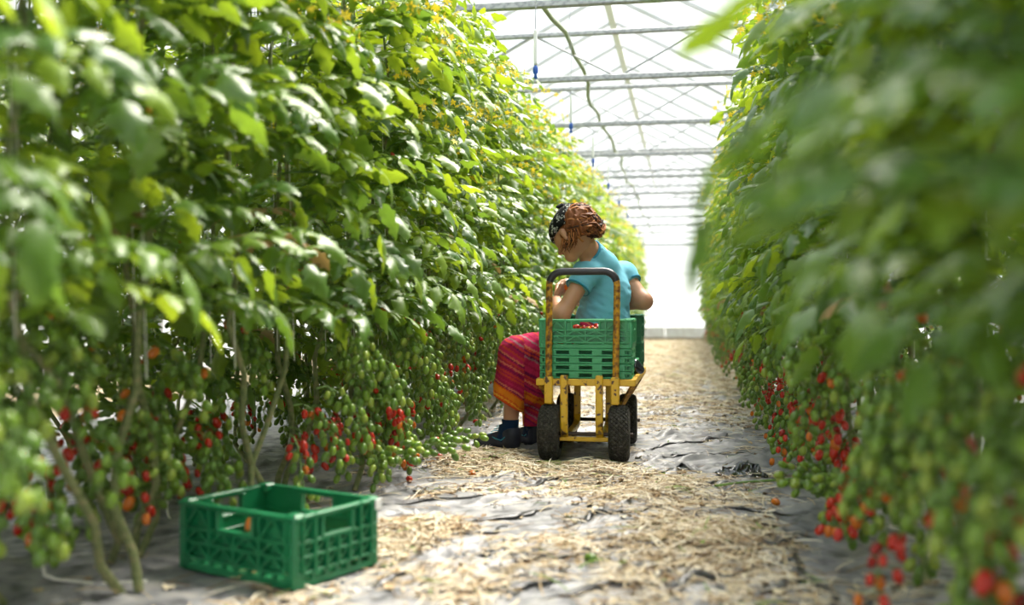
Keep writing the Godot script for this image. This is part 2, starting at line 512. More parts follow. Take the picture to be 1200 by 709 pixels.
func build_shell() -> void:
	var roof := Node3D.new()
	roof.name = "ceiling"
	add_child(roof)
	tag(roof, "white film greenhouse roof on steel lattice girders", "", "", "structure")
	var xl: float = RIDGES[0] - HALF
	var xr: float = RIDGES[2] + HALF
	var step := 0.875
	var count := int((Z_BACK - Z_END) / step)
	step = (Z_BACK - Z_END) / count
	# film panes between the glazing bars, the bars, ridges and gutters
	var slope := Vector2(HALF, RIDGE_Y - GUTTER_Y)
	var pane := MB.new()
	pane.bx(Vector3.ZERO, Vector3(slope.length(), 0.003, step - 0.03))
	var pane_m := pane.mesh(M.film)
	var rb := MB.new()
	rb.bx(Vector3.ZERO, Vector3(slope.length(), 0.035, 0.018))
	var bar_m := rb.mesh(M.glazing)
	var ang := atan2(slope.y, slope.x)
	for r in RIDGES:
		for sg in [-1.0, 1.0]:
			for k in count:
				var z := Z_BACK - (k + 0.5) * step
				var t := Transform3D(Basis(Vector3(0, 0, 1), -sg * ang), Vector3(r + sg * HALF / 2, (RIDGE_Y + GUTTER_Y) / 2, z))
				part("pane", pane_m, roof, t)
				part("glazing_bar", bar_m, roof, t.translated(Vector3(0, -0.02, step / 2)))
		var rg := MB.new()
		rg.bx(Vector3(r, RIDGE_Y - 0.01, (Z_BACK + Z_END) / 2), Vector3(0.07, 0.08, Z_BACK - Z_END))
		part("ridge", rg.mesh(M.alu), roof)
	for gx in [xl, RIDGES[0] + HALF, RIDGES[1] + HALF, xr]:
		var g := MB.new()
		g.bx(Vector3(gx, GUTTER_Y - 0.04, (Z_BACK + Z_END) / 2), Vector3(0.16, 0.09, Z_BACK - Z_END))
		part("gutter", g.mesh(M.alu), roof)
	# lattice girders across the house
	var gi := 0
	var zg := -5.36
	while zg > Z_END + 0.5:
		var girder := Node3D.new()
		girder.name = "girder"
		roof.add_child(girder, true)
		girder.position = Vector3(0, 0, zg)
		for h in [GIRDER_Y, GIRDER_Y + 0.33]:
			var ch := MB.new()
			ch.cbox(Transform3D(Basis(), Vector3((xl + xr) / 2, h, 0)), Vector3(xr - xl, 0.042 if h == GIRDER_Y else 0.034, 0.04), 0.006)
			part("chord", ch.mesh(M.steel), girder)
		var x := xl + 0.1
		var kk := 0
		while x < xr - 0.7:
			var b := MB.new()
			var y0 := GIRDER_Y if kk % 2 == 0 else GIRDER_Y + 0.33
			var y1 := GIRDER_Y + 0.33 if kk % 2 == 0 else GIRDER_Y
			b.tube([Vector3(x, y0, 0), Vector3(x + 0.62, y1, 0)], [0.008], 6)
			part("brace", b.mesh(M.steel), girder)
			x += 0.62
			kk += 1
		gi += 1
		zg -= 1.76
	# side and end walls of film on posts
	for side in [["wall_left", xl], ["wall_right", xr]]:
		var w := Node3D.new()
		w.name = side[0]
		add_child(w)
		w.set_meta("kind", "structure")
		var f := MB.new()
		f.bx(Vector3(side[1], GUTTER_Y / 2, (Z_BACK + Z_END) / 2), Vector3(0.01, GUTTER_Y, Z_BACK - Z_END))
		part("film", f.mesh(M.wall_film), w)
		for k in 9:
			var p := MB.new()
			p.bx(Vector3(side[1] - signf(side[1]) * 0.03, GUTTER_Y / 2, Z_BACK - 0.1 - k * (Z_BACK - Z_END - 0.2) / 8), Vector3(0.05, GUTTER_Y, 0.05))
			part("post", p.mesh(M.steel), w)
	for e in [["wall_far", Z_END], ["wall_back", Z_BACK]]:
		var w := Node3D.new()
		w.name = e[0]
		add_child(w)
		w.set_meta("kind", "structure")
		if e[0] == "wall_far":
			w.set_meta("label", "white film end wall above a pale kick board")
		var f := MB.new()
		f.bx(Vector3((xl + xr) / 2, GUTTER_Y / 2, e[1]), Vector3(xr - xl, GUTTER_Y, 0.01))
		for r in RIDGES:
			f.poly_prism(Transform3D(Basis(), Vector3(r, GUTTER_Y, e[1])), [Vector2(-HALF, 0), Vector2(HALF, 0), Vector2(0, RIDGE_Y - GUTTER_Y)], 0.01)
		part("film", f.mesh(M.wall_film), w)
		if e[0] == "wall_back": continue
		# rails, studs and the kick board at the foot
		for h in [[2.30, 0.06, "steel"], [1.60, 0.02, "alu"]]:
			var b := MB.new()
			b.bx(Vector3((xl + xr) / 2, h[0], Z_END + 0.03), Vector3(xr - xl, h[1], 0.05))
			part("rail", b.mesh(M[h[2]]), w)
		var kx := xl
		while kx < xr:
			var kb := MB.new()
			kb.cbox(Transform3D(Basis(), Vector3(kx + 0.5, 0.16, Z_END + 0.05)), Vector3(0.985, 0.27, 0.03), 0.004)
			part("board", kb.mesh(M.board), w)
			kx += 1.0
		var kr := MB.new()
		kr.cbox(Transform3D(Basis(), Vector3((xl + xr) / 2, 0.022, Z_END + 0.09)), Vector3(xr - xl, 0.045, 0.06), 0.005)
		part("kerb", kr.mesh(M.kerb), w)
	# sprinkler main: a pipe slung under the girders, a little wavy
	var hp := []
	for k in 60:
		var z := -2.0 - k * 0.37
		hp.append(Vector3(-0.83 + 0.025 * sin(k * 0.55) + 0.02 * sin(k * 1.7), 2.52 + 0.03 * cos(k * 0.9), z))
	var hb := MB.new()
	hb.tube(hp, [0.016], 8)
	var hose := thing("water_pipe", "olive green water pipe slung under the roof girders along the aisle", "pipe")
	part("pipe", hb.mesh(M.hose), hose)
	for k in range(3, 60, 5):
		var cl := MB.new()
		cl.tube([hp[k] + Vector3(0, 0.0, 0), hp[k] + Vector3(0, 0.3, 0)], [0.003], 5)
		part("hanger", cl.mesh(M.steel), hose)
	# hanging sprinklers
	var line := MB.new()
	line.tube([Vector3(0, 0.36, 0), Vector3(0.004, 0.2, 0.002), Vector3(0, 0.0, 0)], [0.0028], 5)
	var line_m := line.mesh(M.steel)
	var wt := MB.new()
	wt.lathe(Transform3D(), [Vector2(0.0, -0.19), Vector2(0.009, -0.188), Vector2(0.010, -0.18), Vector2(0.010, -0.01), Vector2(0.004, 0.0), Vector2(0.0, 0.002)], 10)
	var wt_m := wt.mesh(M.white_paint)
	var nz := MB.new()
	nz.lathe(Transform3D(), [Vector2(0.0, -0.075), Vector2(0.012, -0.07), Vector2(0.006, -0.05), Vector2(0.014, -0.04), Vector2(0.014, -0.015), Vector2(0.005, 0.0)], 10)
	var nz_m := nz.mesh(M.blue_plastic)
	for k in 9:
		var sp := thing("hanging_sprinkler", "white tube sprinkler with a blue nozzle hanging from the roof", "sprinkler", Vector3(-0.80, 2.16, -5.15 - k * 1.6), 0.0, "sprinklers hanging along the aisle")
		part("supply_line", line_m, sp)
		part("weight", wt_m, sp)
		part("nozzle", nz_m, sp, Transform3D(Basis(), Vector3(0, -0.19, 0)))

# ------------------------------------------------------------------ tomato vines
var leaf_meshes := []
var near_leaf := []
var truss_kinds := []
var truss_far := []
var flower_m: ArrayMesh
var fruit := {}

func leaflet(mb: MB, o: Vector3, dir: Vector3, up: Vector3, length: float, wid: float, rng: RandomNumberGenerator) -> void:
	var n := 15
	var side := dir.cross(up).normalized()
	up = side.cross(dir).normalized()
	var rows := []
	var p := o
	var d := dir
	var droop := rng.randf_range(0.3, 1.2) / n
	var fold := rng.randf_range(0.15, 0.55)
	var ph := rng.randf() * 6.0
	var twist := rng.randf_range(-0.6, 0.6)
	var lobe := rng.randf_range(0.20, 0.42)
	var teeth := 3.0 + rng.randi() % 2
	for i in n:
		var t := float(i) / (n - 1)
		var row := []
		var w := wid * pow(maxf(sin(PI * pow(t, 0.72)), 0.0), 0.75) * (1.0 - 0.25 * t)
		var s := side.rotated(d, twist * t)
		var u := s.cross(d)
		for j in 5:
			var a := (j - 2) / 2.0
			var f := fmod(t * teeth + (0.25 if a > 0 else 0.0), 1.0)
			var lw := w * (1.0 - lobe + lobe * 1.7 * (1.0 - f) * smoothstep(0.0, 0.15, f + 0.02)) if absf(a) > 0.9 else w
			var q := p + s * a * lw - u * fold * absf(a) * w + u * 0.10 * w * sin(ph + t * 9.0 + a * 2.0) * absf(a)
			row.append(q)
		rows.append(row)
		d = d.rotated(s, -droop).normalized()
		p += d * (length / (n - 1))
	mb.sheet(rows, up)

func make_leaf(rng: RandomNumberGenerator, pairs: int, big: float) -> ArrayMesh:
	var mb := MB.new()
	var L := rng.randf_range(0.27, 0.34)
	var pts := []
	var dirs := []
	var ang := rng.randf_range(0.15, 0.6)
	var bend := rng.randf_range(0.6, 1.3)
	var sway := rng.randf_range(-0.4, 0.4)
	var p := Vector3.ZERO
	var n := 11
	for i in n:
		var t := float(i) / (n - 1)
		var a := ang - bend * t
		var d := Vector3(sin(sway * t) * cos(a), sin(a), -cos(a) * cos(sway * t)).normalized()
		pts.append(p); dirs.append(d)
		p += d * (L / (n - 1))
	var radii := []
	for i in n: radii.append(lerpf(0.0032, 0.0013, float(i) / (n - 1)))
	mb.tube(pts, radii, 5, false)
	for k in pairs:
		var t := lerpf(0.38, 0.84, float(k) / maxi(pairs - 1, 1))
		var i := int(t * (n - 1))
		for sg in [-1.0, 1.0]:
			var d: Vector3 = dirs[i]
			var side := d.cross(Vector3.UP).normalized()
			var up := side.cross(d)
			var out: Vector3 = (side * sg * rng.randf_range(0.8, 1.0) + d * rng.randf_range(0.35, 0.8) + up * rng.randf_range(-0.35, 0.2)).normalized()
			var o: Vector3 = pts[i] + out * 0.012
			mb.tube([pts[i], o + out * 0.006], [0.0014], 4, false)
			var sz := big * rng.randf_range(0.72, 1.0)
			leaflet(mb, o, out, up, 0.092 * sz, 0.030 * sz, rng)
		if rng.randf() < 0.6:
			var i2 := mini(i + 1, n - 1)
			var sg2 := 1.0 if rng.randf() < 0.5 else -1.0
			var d2: Vector3 = dirs[i2]
			var side2 := d2.cross(Vector3.UP).normalized()
			leaflet(mb, pts[i2], (side2 * sg2 + d2 * 0.3).normalized(), side2.cross(d2), 0.038, 0.014, rng)
	var dl: Vector3 = dirs[n - 1]
	leaflet(mb, pts[n - 1], dl, dl.cross(Vector3.UP).cross(dl), 0.112 * big, 0.039 * big, rng)
	return mb.mesh(M.leaf[0])

func fruit_into(body: MB, cal: MB, t: Transform3D, segs := 9, rings := 7) -> void:
	var prof := []
	for i in rings:
		var a := PI * i / (rings - 1)
		var r := 0.0125 * pow(sin(a), 0.85) if i > 0 and i < rings - 1 else 0.0
		prof.append(Vector2(r, -0.0185 + 0.0185 * -cos(PI - a) * -1.0))
	# hangs below its stalk: top at y = 0, tip at y = -0.037
	body.lathe(t, prof, segs)
	for k in 5:
		var a := TAU * k / 5
		var d := Vector3(cos(a), 0, sin(a))
		var s := Vector3(-sin(a), 0, cos(a)) * 0.0022
		var c0 := t * Vector3(0, 0.001, 0)
		var nn := (t.basis * Vector3.UP).normalized()
		var i0 := cal.vert(c0, nn)
		var i1 := cal.vert(t * (d * 0.006 + s - Vector3(0, 0.0002, 0)), nn)
		var i2 := cal.vert(t * (d * 0.006 - s - Vector3(0, 0.0002, 0)), nn)
		var i3 := cal.vert(t * (d * 0.014 + Vector3(0, 0.003, 0)), nn)
		cal.tri(i0, i1, i2); cal.tri(i1, i3, i2)

func make_fruit() -> void:
	for k in ["green_a", "green_b", "green_c", "turning", "red", "red_deep"]:
		var b := MB.new()
		var c := MB.new()
		fruit_into(b, c, Transform3D(), 12, 9)
		var am := b.mesh(M[k])
		c.into(am, M.calyx)
		fruit[k] = am

# a truss hangs from its origin: the stalk mesh, and where each fruit sits in what colour
func make_truss(rng: RandomNumberGenerator, count: int, ripe: float, length: float) -> Dictionary:
	var st := MB.new()
	var pts := []
	var n := 9
	var p := Vector3.ZERO
	var a := rng.randf_range(-0.2, 0.3)
	for i in n:
		pts.append(p)
		var t := float(i) / (n - 1)
		var el := lerpf(a, -1.5, sqrt(t))
		p += Vector3(cos(el), sin(el), 0.12 * sin(t * 5.0 + a)) * length / (n - 1)
	var radii := []
	for i in n: radii.append(lerpf(0.0028, 0.0012, float(i) / (n - 1)))
	st.tube(pts, radii, 5)
	var fruits := []
	for k in count:
		var t := lerpf(0.18, 1.0, (k + 0.5) / count)
		var i := mini(int(t * (n - 1)), n - 2)
		var at: Vector3 = (pts[i] as Vector3).lerp(pts[i + 1], t * (n - 1) - i)
		var az := k * 2.4 + rng.randf_range(-0.5, 0.5)
		var out := Vector3(cos(az), rng.randf_range(-0.5, 0.25), sin(az)).normalized()
		var rr := rng.randf_range(0.014, 0.034)
		var end := at + out * rr
		st.tube([at, at.lerp(end, 0.6) + Vector3(0, 0.003, 0), end], [0.0011], 4, false)
		var tilt := Basis(Vector3(-sin(az), 0, cos(az)).normalized(), rng.randf_range(0.0, 0.8)) * Basis(Vector3.UP, rng.randf() * 6.0)
		var s := rng.randf_range(0.72, 1.04)
		var kind := "green_a"
		var rp := ripe * 1.25 - float(k) / count + rng.randf_range(-0.12, 0.12)
		if rp > 0.22: kind = "red" if rng.randf() < 0.65 else "red_deep"
		elif rp > 0.06: kind = "red" if rng.randf() < 0.5 else "turning"
		elif rp > 0.0: kind = "turning" if rng.randf() < 0.5 else "green_c"
		else:
			var q := rng.randf()
			kind = "green_a" if q < 0.45 else ("green_b" if q < 0.8 else "green_c")
		fruits.append([kind, Transform3D(tilt.scaled(Vector3.ONE * s), end)])
	return {"stalk": st.mesh(M.stalk), "fruits": fruits, "length": length}

func far_truss(tr: Dictionary) -> ArrayMesh:
	var am: ArrayMesh = ArrayMesh.new()
	var arr: Array = tr.stalk.surface_get_arrays(0)
	am.add_surface_from_arrays(Mesh.PRIMITIVE_TRIANGLES, arr)
	am.surface_set_material(0, M.stalk)
	var by := {}
	var cal := MB.new()
	for f in tr.fruits:
		if not by.has(f[0]): by[f[0]] = MB.new()
		fruit_into(by[f[0]], cal, f[1], 7, 5)
	for k in by: (by[k] as MB).into(am, M[k])
	cal.into(am, M.calyx)
	return am

func make_flowers(rng: RandomNumberGenerator) -> ArrayMesh:
	var st := MB.new()
	var pe := MB.new()
	var pts := []
	for i in 7: pts.append(Vector3(0.035 * i, 0.012 * i - 0.006 * i * i * 0.5, 0.006 * sin(i * 1.5)))
	st.tube(pts, [0.0016], 4)
	for k in 9:
		var at: Vector3 = pts[mini(1 + k * 6 / 9, 6)]
		var az := k * 2.1
		var out := Vector3(0.3 * cos(az), -0.3 + 0.5 * sin(az * 0.7), sin(az)).normalized()
		var c := at + out * 0.022
		st.tube([at, c], [0.001], 4, false)
		var bs := Basis(Quaternion(Vector3.UP, out))
		for j in 5:
			var a := TAU * j / 5
			var d := bs * Vector3(cos(a), 0.35, sin(a))
			var s := bs * Vector3(-sin(a), 0, cos(a)) * 0.0045
			var i0 := pe.vert(c, out); var i1 := pe.vert(c + d * 0.008 + s, out); var i2 := pe.vert(c + d * 0.008 - s, out); var i3 := pe.vert(c + d * 0.018, out)
			pe.tri(i0, i1, i2); pe.tri(i1, i3, i2)
	var am := st.mesh(M.stalk)
	return pe.into(am, M.petal)

func make_stem(rng: RandomNumberGenerator, side: float) -> ArrayMesh:
	var pts := []
	var radii := []
	var lean := rng.randf_range(-0.55, 0.55)
	var kx := rng.randf_range(-0.06, 0.10) * side
	for i in 5:
		var t := i / 5.0
		pts.append(Vector3(kx * sin(t * PI) + 0.02 * sin(i * 2.0 + lean), 0.62 * pow(t, 1.25) + 0.01, lean * (1.0 - t)))
		radii.append(lerpf(0.011, 0.009, t))
	for i in 12:
		var t := i / 11.0
		pts.append(Vector3(0.016 * sin(i * 1.3), 0.62 + 1.66 * t, 0.016 * cos(i * 1.7)))
		radii.append(lerpf(0.0085, 0.0035, t))
	var mb := MB.new()
	mb.tube(pts, radii, 6)
	return mb.mesh(M.stem_old)

var stem_meshes := []
var string_m: ArrayMesh

func prepare_vines() -> void:
	var rng := RandomNumberGenerator.new()
	rng.seed = 77
	for k in 10: leaf_meshes.append(make_leaf(rng, 3 if k % 3 else 4, rng.randf_range(0.85, 1.12)))
	make_fruit()
	for r in [[16, 0.0, 0.24], [20, 0.0, 0.27], [24, 0.0, 0.29], [18, 0.22, 0.26], [20, 0.40, 0.27], [12, 0.70, 0.20], [10, 1.0, 0.18], [20, 0.10, 0.27]]:
		var t := make_truss(rng, r[0], r[1], r[2])
		truss_kinds.append(t)
		truss_far.append(far_truss(t))
	flower_m = make_flowers(rng)
	for k in 6: stem_meshes.append([make_stem(rng, 1.0), make_stem(rng, -1.0)])
	var s := MB.new()
	s.tube([Vector3(0.012, 0.5, 0.0), Vector3(-0.01, 1.4, 0.01), Vector3(0.0, 2.42, 0.0)], [0.0018], 4)
	string_m = s.mesh(M.string)

func put_leaf(root: Node3D, at: Vector3, az: float, pitch: float, roll: float, s: float, m: Material, rng: RandomNumberGenerator) -> void:
	# a leaf lies along -z with its top up; az turns it round the vertical
	var b := Basis(Vector3.UP, az) * Basis(Vector3.RIGHT, pitch) * Basis(Vector3.BACK, roll)
	var o := part("leaf", leaf_meshes[rng.randi() % leaf_meshes.size()], root, Transform3D(b.scaled(Vector3.ONE * s), at))
	o.material_override = m

func put_truss(root: Node3D, kind: int, at: Vector3, az: float, near: bool, s := 1.0) -> void:
	var t := Transform3D(Basis(Vector3.UP, az).scaled(Vector3.ONE * s), at)
	if near:
		var tr: Dictionary = truss_kinds[kind]
		var st := part("fruit_truss", tr.stalk, root, t)
		for f in tr.fruits:
			part("tomato", fruit[f[0]], st, f[1])
	else:
		part("fruit_truss", truss_far[kind], root, t)

# side: +1 where the aisle lies to +x of the row
func vine(x: float, z: float, side: float, seed_: int, near: bool, n_leaf: int, n_truss: int, label: String, group: String) -> Node3D:
	var rng := RandomNumberGenerator.new()
	rng.seed = seed_
	var root := thing("tomato_vine", label, "tomato plant", Vector3(x, 0, z), 0.0, group)
	var heads := [Vector3(side * 0.10, 0, 0.0), Vector3(-side * 0.10, 0, 0.16)]
	for h in heads:
		var o := part("stem", stem_meshes[rng.randi() % stem_meshes.size()][0 if side > 0 else 1], root, Transform3D(Basis(), h))
		o.rotation.y = 0.0 if rng.randf() < 0.5 else PI
		part("twine", string_m, root, Transform3D(Basis(), h))
	for k in n_leaf:
		var t := (k + rng.randf()) / n_leaf
		var y := lerpf(0.22 if absf(x + 1.98) < 0.2 or x > 1.2 else 0.62, 2.22, t)  # low leaves on the back lines block the bright ground behind
		var h: Vector3 = heads[k % 2]
		# towards the aisle mostly: az = -PI/2 looks to +x
		var az := -side * PI / 2 + rng.randf_range(-1.5, 1.5)
		if k % 2 == 1 and rng.randf() < 0.55: az += PI
		var m: Material = M.leaf[rng.randi() % 4]
		if y > 1.75 and rng.randf() < 0.6: m = M.leaf_young
		elif rng.randf() < 0.12: m = M.leaf_young
		elif y < 0.95 and rng.randf() < 0.03: m = M.leaf_dry
		put_leaf(root, Vector3(h.x, y, h.z + rng.randf_range(-0.14, 0.14)), az, rng.randf_range(-0.25, 0.35), rng.randf_range(-0.5, 0.5), rng.randf_range(0.78, 1.15) * (0.85 if y > 1.9 else 1.0), m, rng)
	for k in n_truss:
		var kind: int
		var low := rng.randf()
		if side < 0 and low < 0.5: kind = [3, 4, 5, 6, 4, 5, 7][rng.randi() % 7]
		elif side > 0 and z > -2.0: kind = [0, 1, 2, 7, 2, 3][rng.randi() % 6]
		elif low < 0.30: kind = [3, 4, 5, 6, 7, 1, 3][rng.randi() % 7]
		elif low < 0.6: kind = [0, 1, 2, 3, 7, 2][rng.randi() % 6]
		else: kind = [0, 1, 2, 1, 2, 0][rng.randi() % 6]
		var sc := rng.randf_range(0.9, 1.1)
		var y := maxf(lerpf(0.20, 0.70, low), truss_kinds[kind].length * sc * 0.9 + 0.035)
		var out := rng.randf_range(0.02, 0.20)
		var zz := rng.randf_range(-0.22, 0.22)
		# no fruit hangs where the empty crate stands
		if side > 0 and x > -1.6 and z + zz < -1.95 and z + zz > -2.85: out = rng.randf_range(-0.32, -0.04)
		elif side > 0 and x > -1.6 and z + zz < -1.5 and z + zz > -1.95: out = rng.randf_range(-0.12, 0.04)
		# the truss mesh reaches out along +x
		put_truss(root, kind, Vector3(side * out, y, zz), (0.0 if side > 0 else PI) + rng.randf_range(-1.0, 1.0), near, sc)
	for k in 1:
		put_truss(root, [0, 1, 7][rng.randi() % 3], Vector3(side * rng.randf_range(0.05, 0.15), rng.randf_range(0.8, 1.3), rng.randf_range(-0.2, 0.2)), (0.0 if side > 0 else PI) + rng.randf_range(-0.8, 0.8), false, 0.7)
	for k in 5:
		part("flower_truss", flower_m, root, Transform3D(Basis(Vector3.UP, (0.0 if side > 0 else PI) + rng.randf_range(-1.0, 1.0)).scaled(Vector3.ONE * rng.randf_range(0.9, 1.3)), Vector3(side * rng.randf_range(0.08, 0.26), rng.randf_range(1.3, 2.25), rng.randf_range(-0.2, 0.2))))
	return root

func build_vines() -> void:
	var rng := RandomNumberGenerator.new()
	rng.seed = 404
	var z := -1.25
	var k := 0
	while z > -23.4:
		var label := "leafy tomato vine in the row that the seated picker faces"
		var group := "vines in the row the picker faces"
		var near := z > -5.3
		if z < -2.2 and z > -2.63: label = "tomato vine rooted behind the empty green crate"
		elif z < -4.55 and z > -4.98: label = "tomato vine beside the toe of the picker's dark shoe"
		vine(-1.33 + rng.randf_range(-0.04, 0.04), z, 1.0, 1000 + k, near, 100 if z > -6.0 else (78 if z > -9.0 else 60), (4 if z > -1.6 else (8 if z > -2.2 else 12)) if near else 9, label, group)
		z -= 0.42
		k += 1
	z = -0.75
	k = 0
	while z > -23.4:
		var label := "tomato vine in the row across the aisle from the picker's knees"
		var near := z > -5.0
		vine(0.66 + rng.randf_range(-0.04, 0.04), z, -1.0, 3000 + k, near, 130 if z > -2.4 else 92 if z > -6.0 else (76 if z > -9.0 else 60), 11 if near else 8, label, "vines in the row behind the picker's back")
		z -= 0.42
		k += 1
	# the second line is set close behind the first to darken its gaps
	z = -0.9
	k = 0
	while z > -13.0:
		vine(-1.98 + rng.randf_range(-0.05, 0.05), z, 1.0, 5000 + k, false, 72, 8, "tomato vine of the second line, glimpsed between the stems behind the crate", "vines of the second line")
		z -= 0.44
		k += 1
	z = -1.4  # third line, added to cover the bright side wall behind the left rows
	k = 0
	while z > -7.5:
		vine(-2.66, z, 1.0, 7000 + k, false, 52, 5, "tomato vine of the added third line, deep behind the row that the picker faces", "added vines of the third line")
		z -= 0.5
		k += 1
	z = -0.4  # unseen line, added so the gaps behind the right row go dark
	k = 0
	while z > -9.0:
		vine(1.30, z, -1.0, 6000 + k, false, 60, 5, "tomato vine of the added line hidden behind the row at the picker's back", "added vines of the far line")
		z -= 0.5
		k += 1
	# leaves that hang far out over the aisle before the lens
	var lr := RandomNumberGenerator.new()
	lr.seed = 21
	var host: Node3D = null
	for o in get_children():
		if o.name.begins_with("tomato_vine") and absf(o.position.x - 0.66) < 0.1 and o.position.z > -1.4: host = o
	for q in [[1185, 205, 0.86, 1.45, 0.0, 0.92, 1], [1310, -20, 0.86, 1.45, 0.15, 1.05, 0], [1250, 60, 0.80, 1.25, -0.1, 1.0, 3], [1300, 270, 0.86, 1.5, -0.1, 0.9, 2], [1330, 130, 0.80, 1.5, 0.1, 0.95, 1], [1290, 110, 0.95, 1.6, 0.0, 0.95, 2], [1350, -60, 0.80, 1.4, 0.0, 1.1, 0], [1400, 260, 0.8, 1.6, -0.1, 0.95, 3], [1240, 330, 1.05, 1.5, -0.1, 0.8, 0], [1260, 60, 1.05, 1.2, 0.1, 0.95, 3]]:
		put_leaf(host, px(q[0], q[1], q[2]) - host.position, q[3], q[4], 0.25, q[5], M.leaf[q[6]], lr)
	# trusses so heavy that they lie on the film
	for q in [[985, 618, 4], [965, 628, 1], [1000, 600, 2], [945, 612, 0], [935, 560, 3], [900, 500, 1], [1010, 640, 2], [530, 560, 1], [505, 575, 7], [470, 585, 2]]:
		var g := px_ground(q[0], q[1])
		var left := g.x < -0.5
		var best: Node3D = null
		for o in get_children():
			if o.name.begins_with("tomato_vine") and absf(o.position.x - (-1.33 if left else 0.66)) < 0.1:
				if best == null or absf(o.position.z - g.z) < absf(best.position.z - g.z): best = o
		var sg := 1.0 if left else -1.0
		var bb := Basis(Vector3.UP, lr.randf_range(-0.5, 0.5)) * Basis(Vector3.BACK, sg * 1.25) * Basis(Vector3.UP, 0.0 if left else PI)
		if not left: best.set_meta("label", "tomato vine with fruit trusses lying on the film, across the aisle from the crate")
		var tr: Dictionary = truss_kinds[q[2]]
		var st := part("fruit_truss", tr.stalk, best, Transform3D(bb, Vector3(g.x - sg * 0.12, 0.075, g.z) - best.position))
		for fr in tr.fruits: part("tomato", fruit[fr[0]], st, fr[1])
	# crop wires that carry the twine
	for wx in [-1.23, -1.43, 0.56, 0.76, -2.08, -1.88, 1.2, 1.4]:
		var w := MB.new()
		w.tube([Vector3(wx, 2.42, 0.5), Vector3(wx, 2.42, Z_END + 0.1)], [0.0022], 4)
		solo("crop_wire", w.mesh(M.steel), "thin steel wire strung under the girders above a vine row", "wire", Transform3D(), "crop wires above the vines")

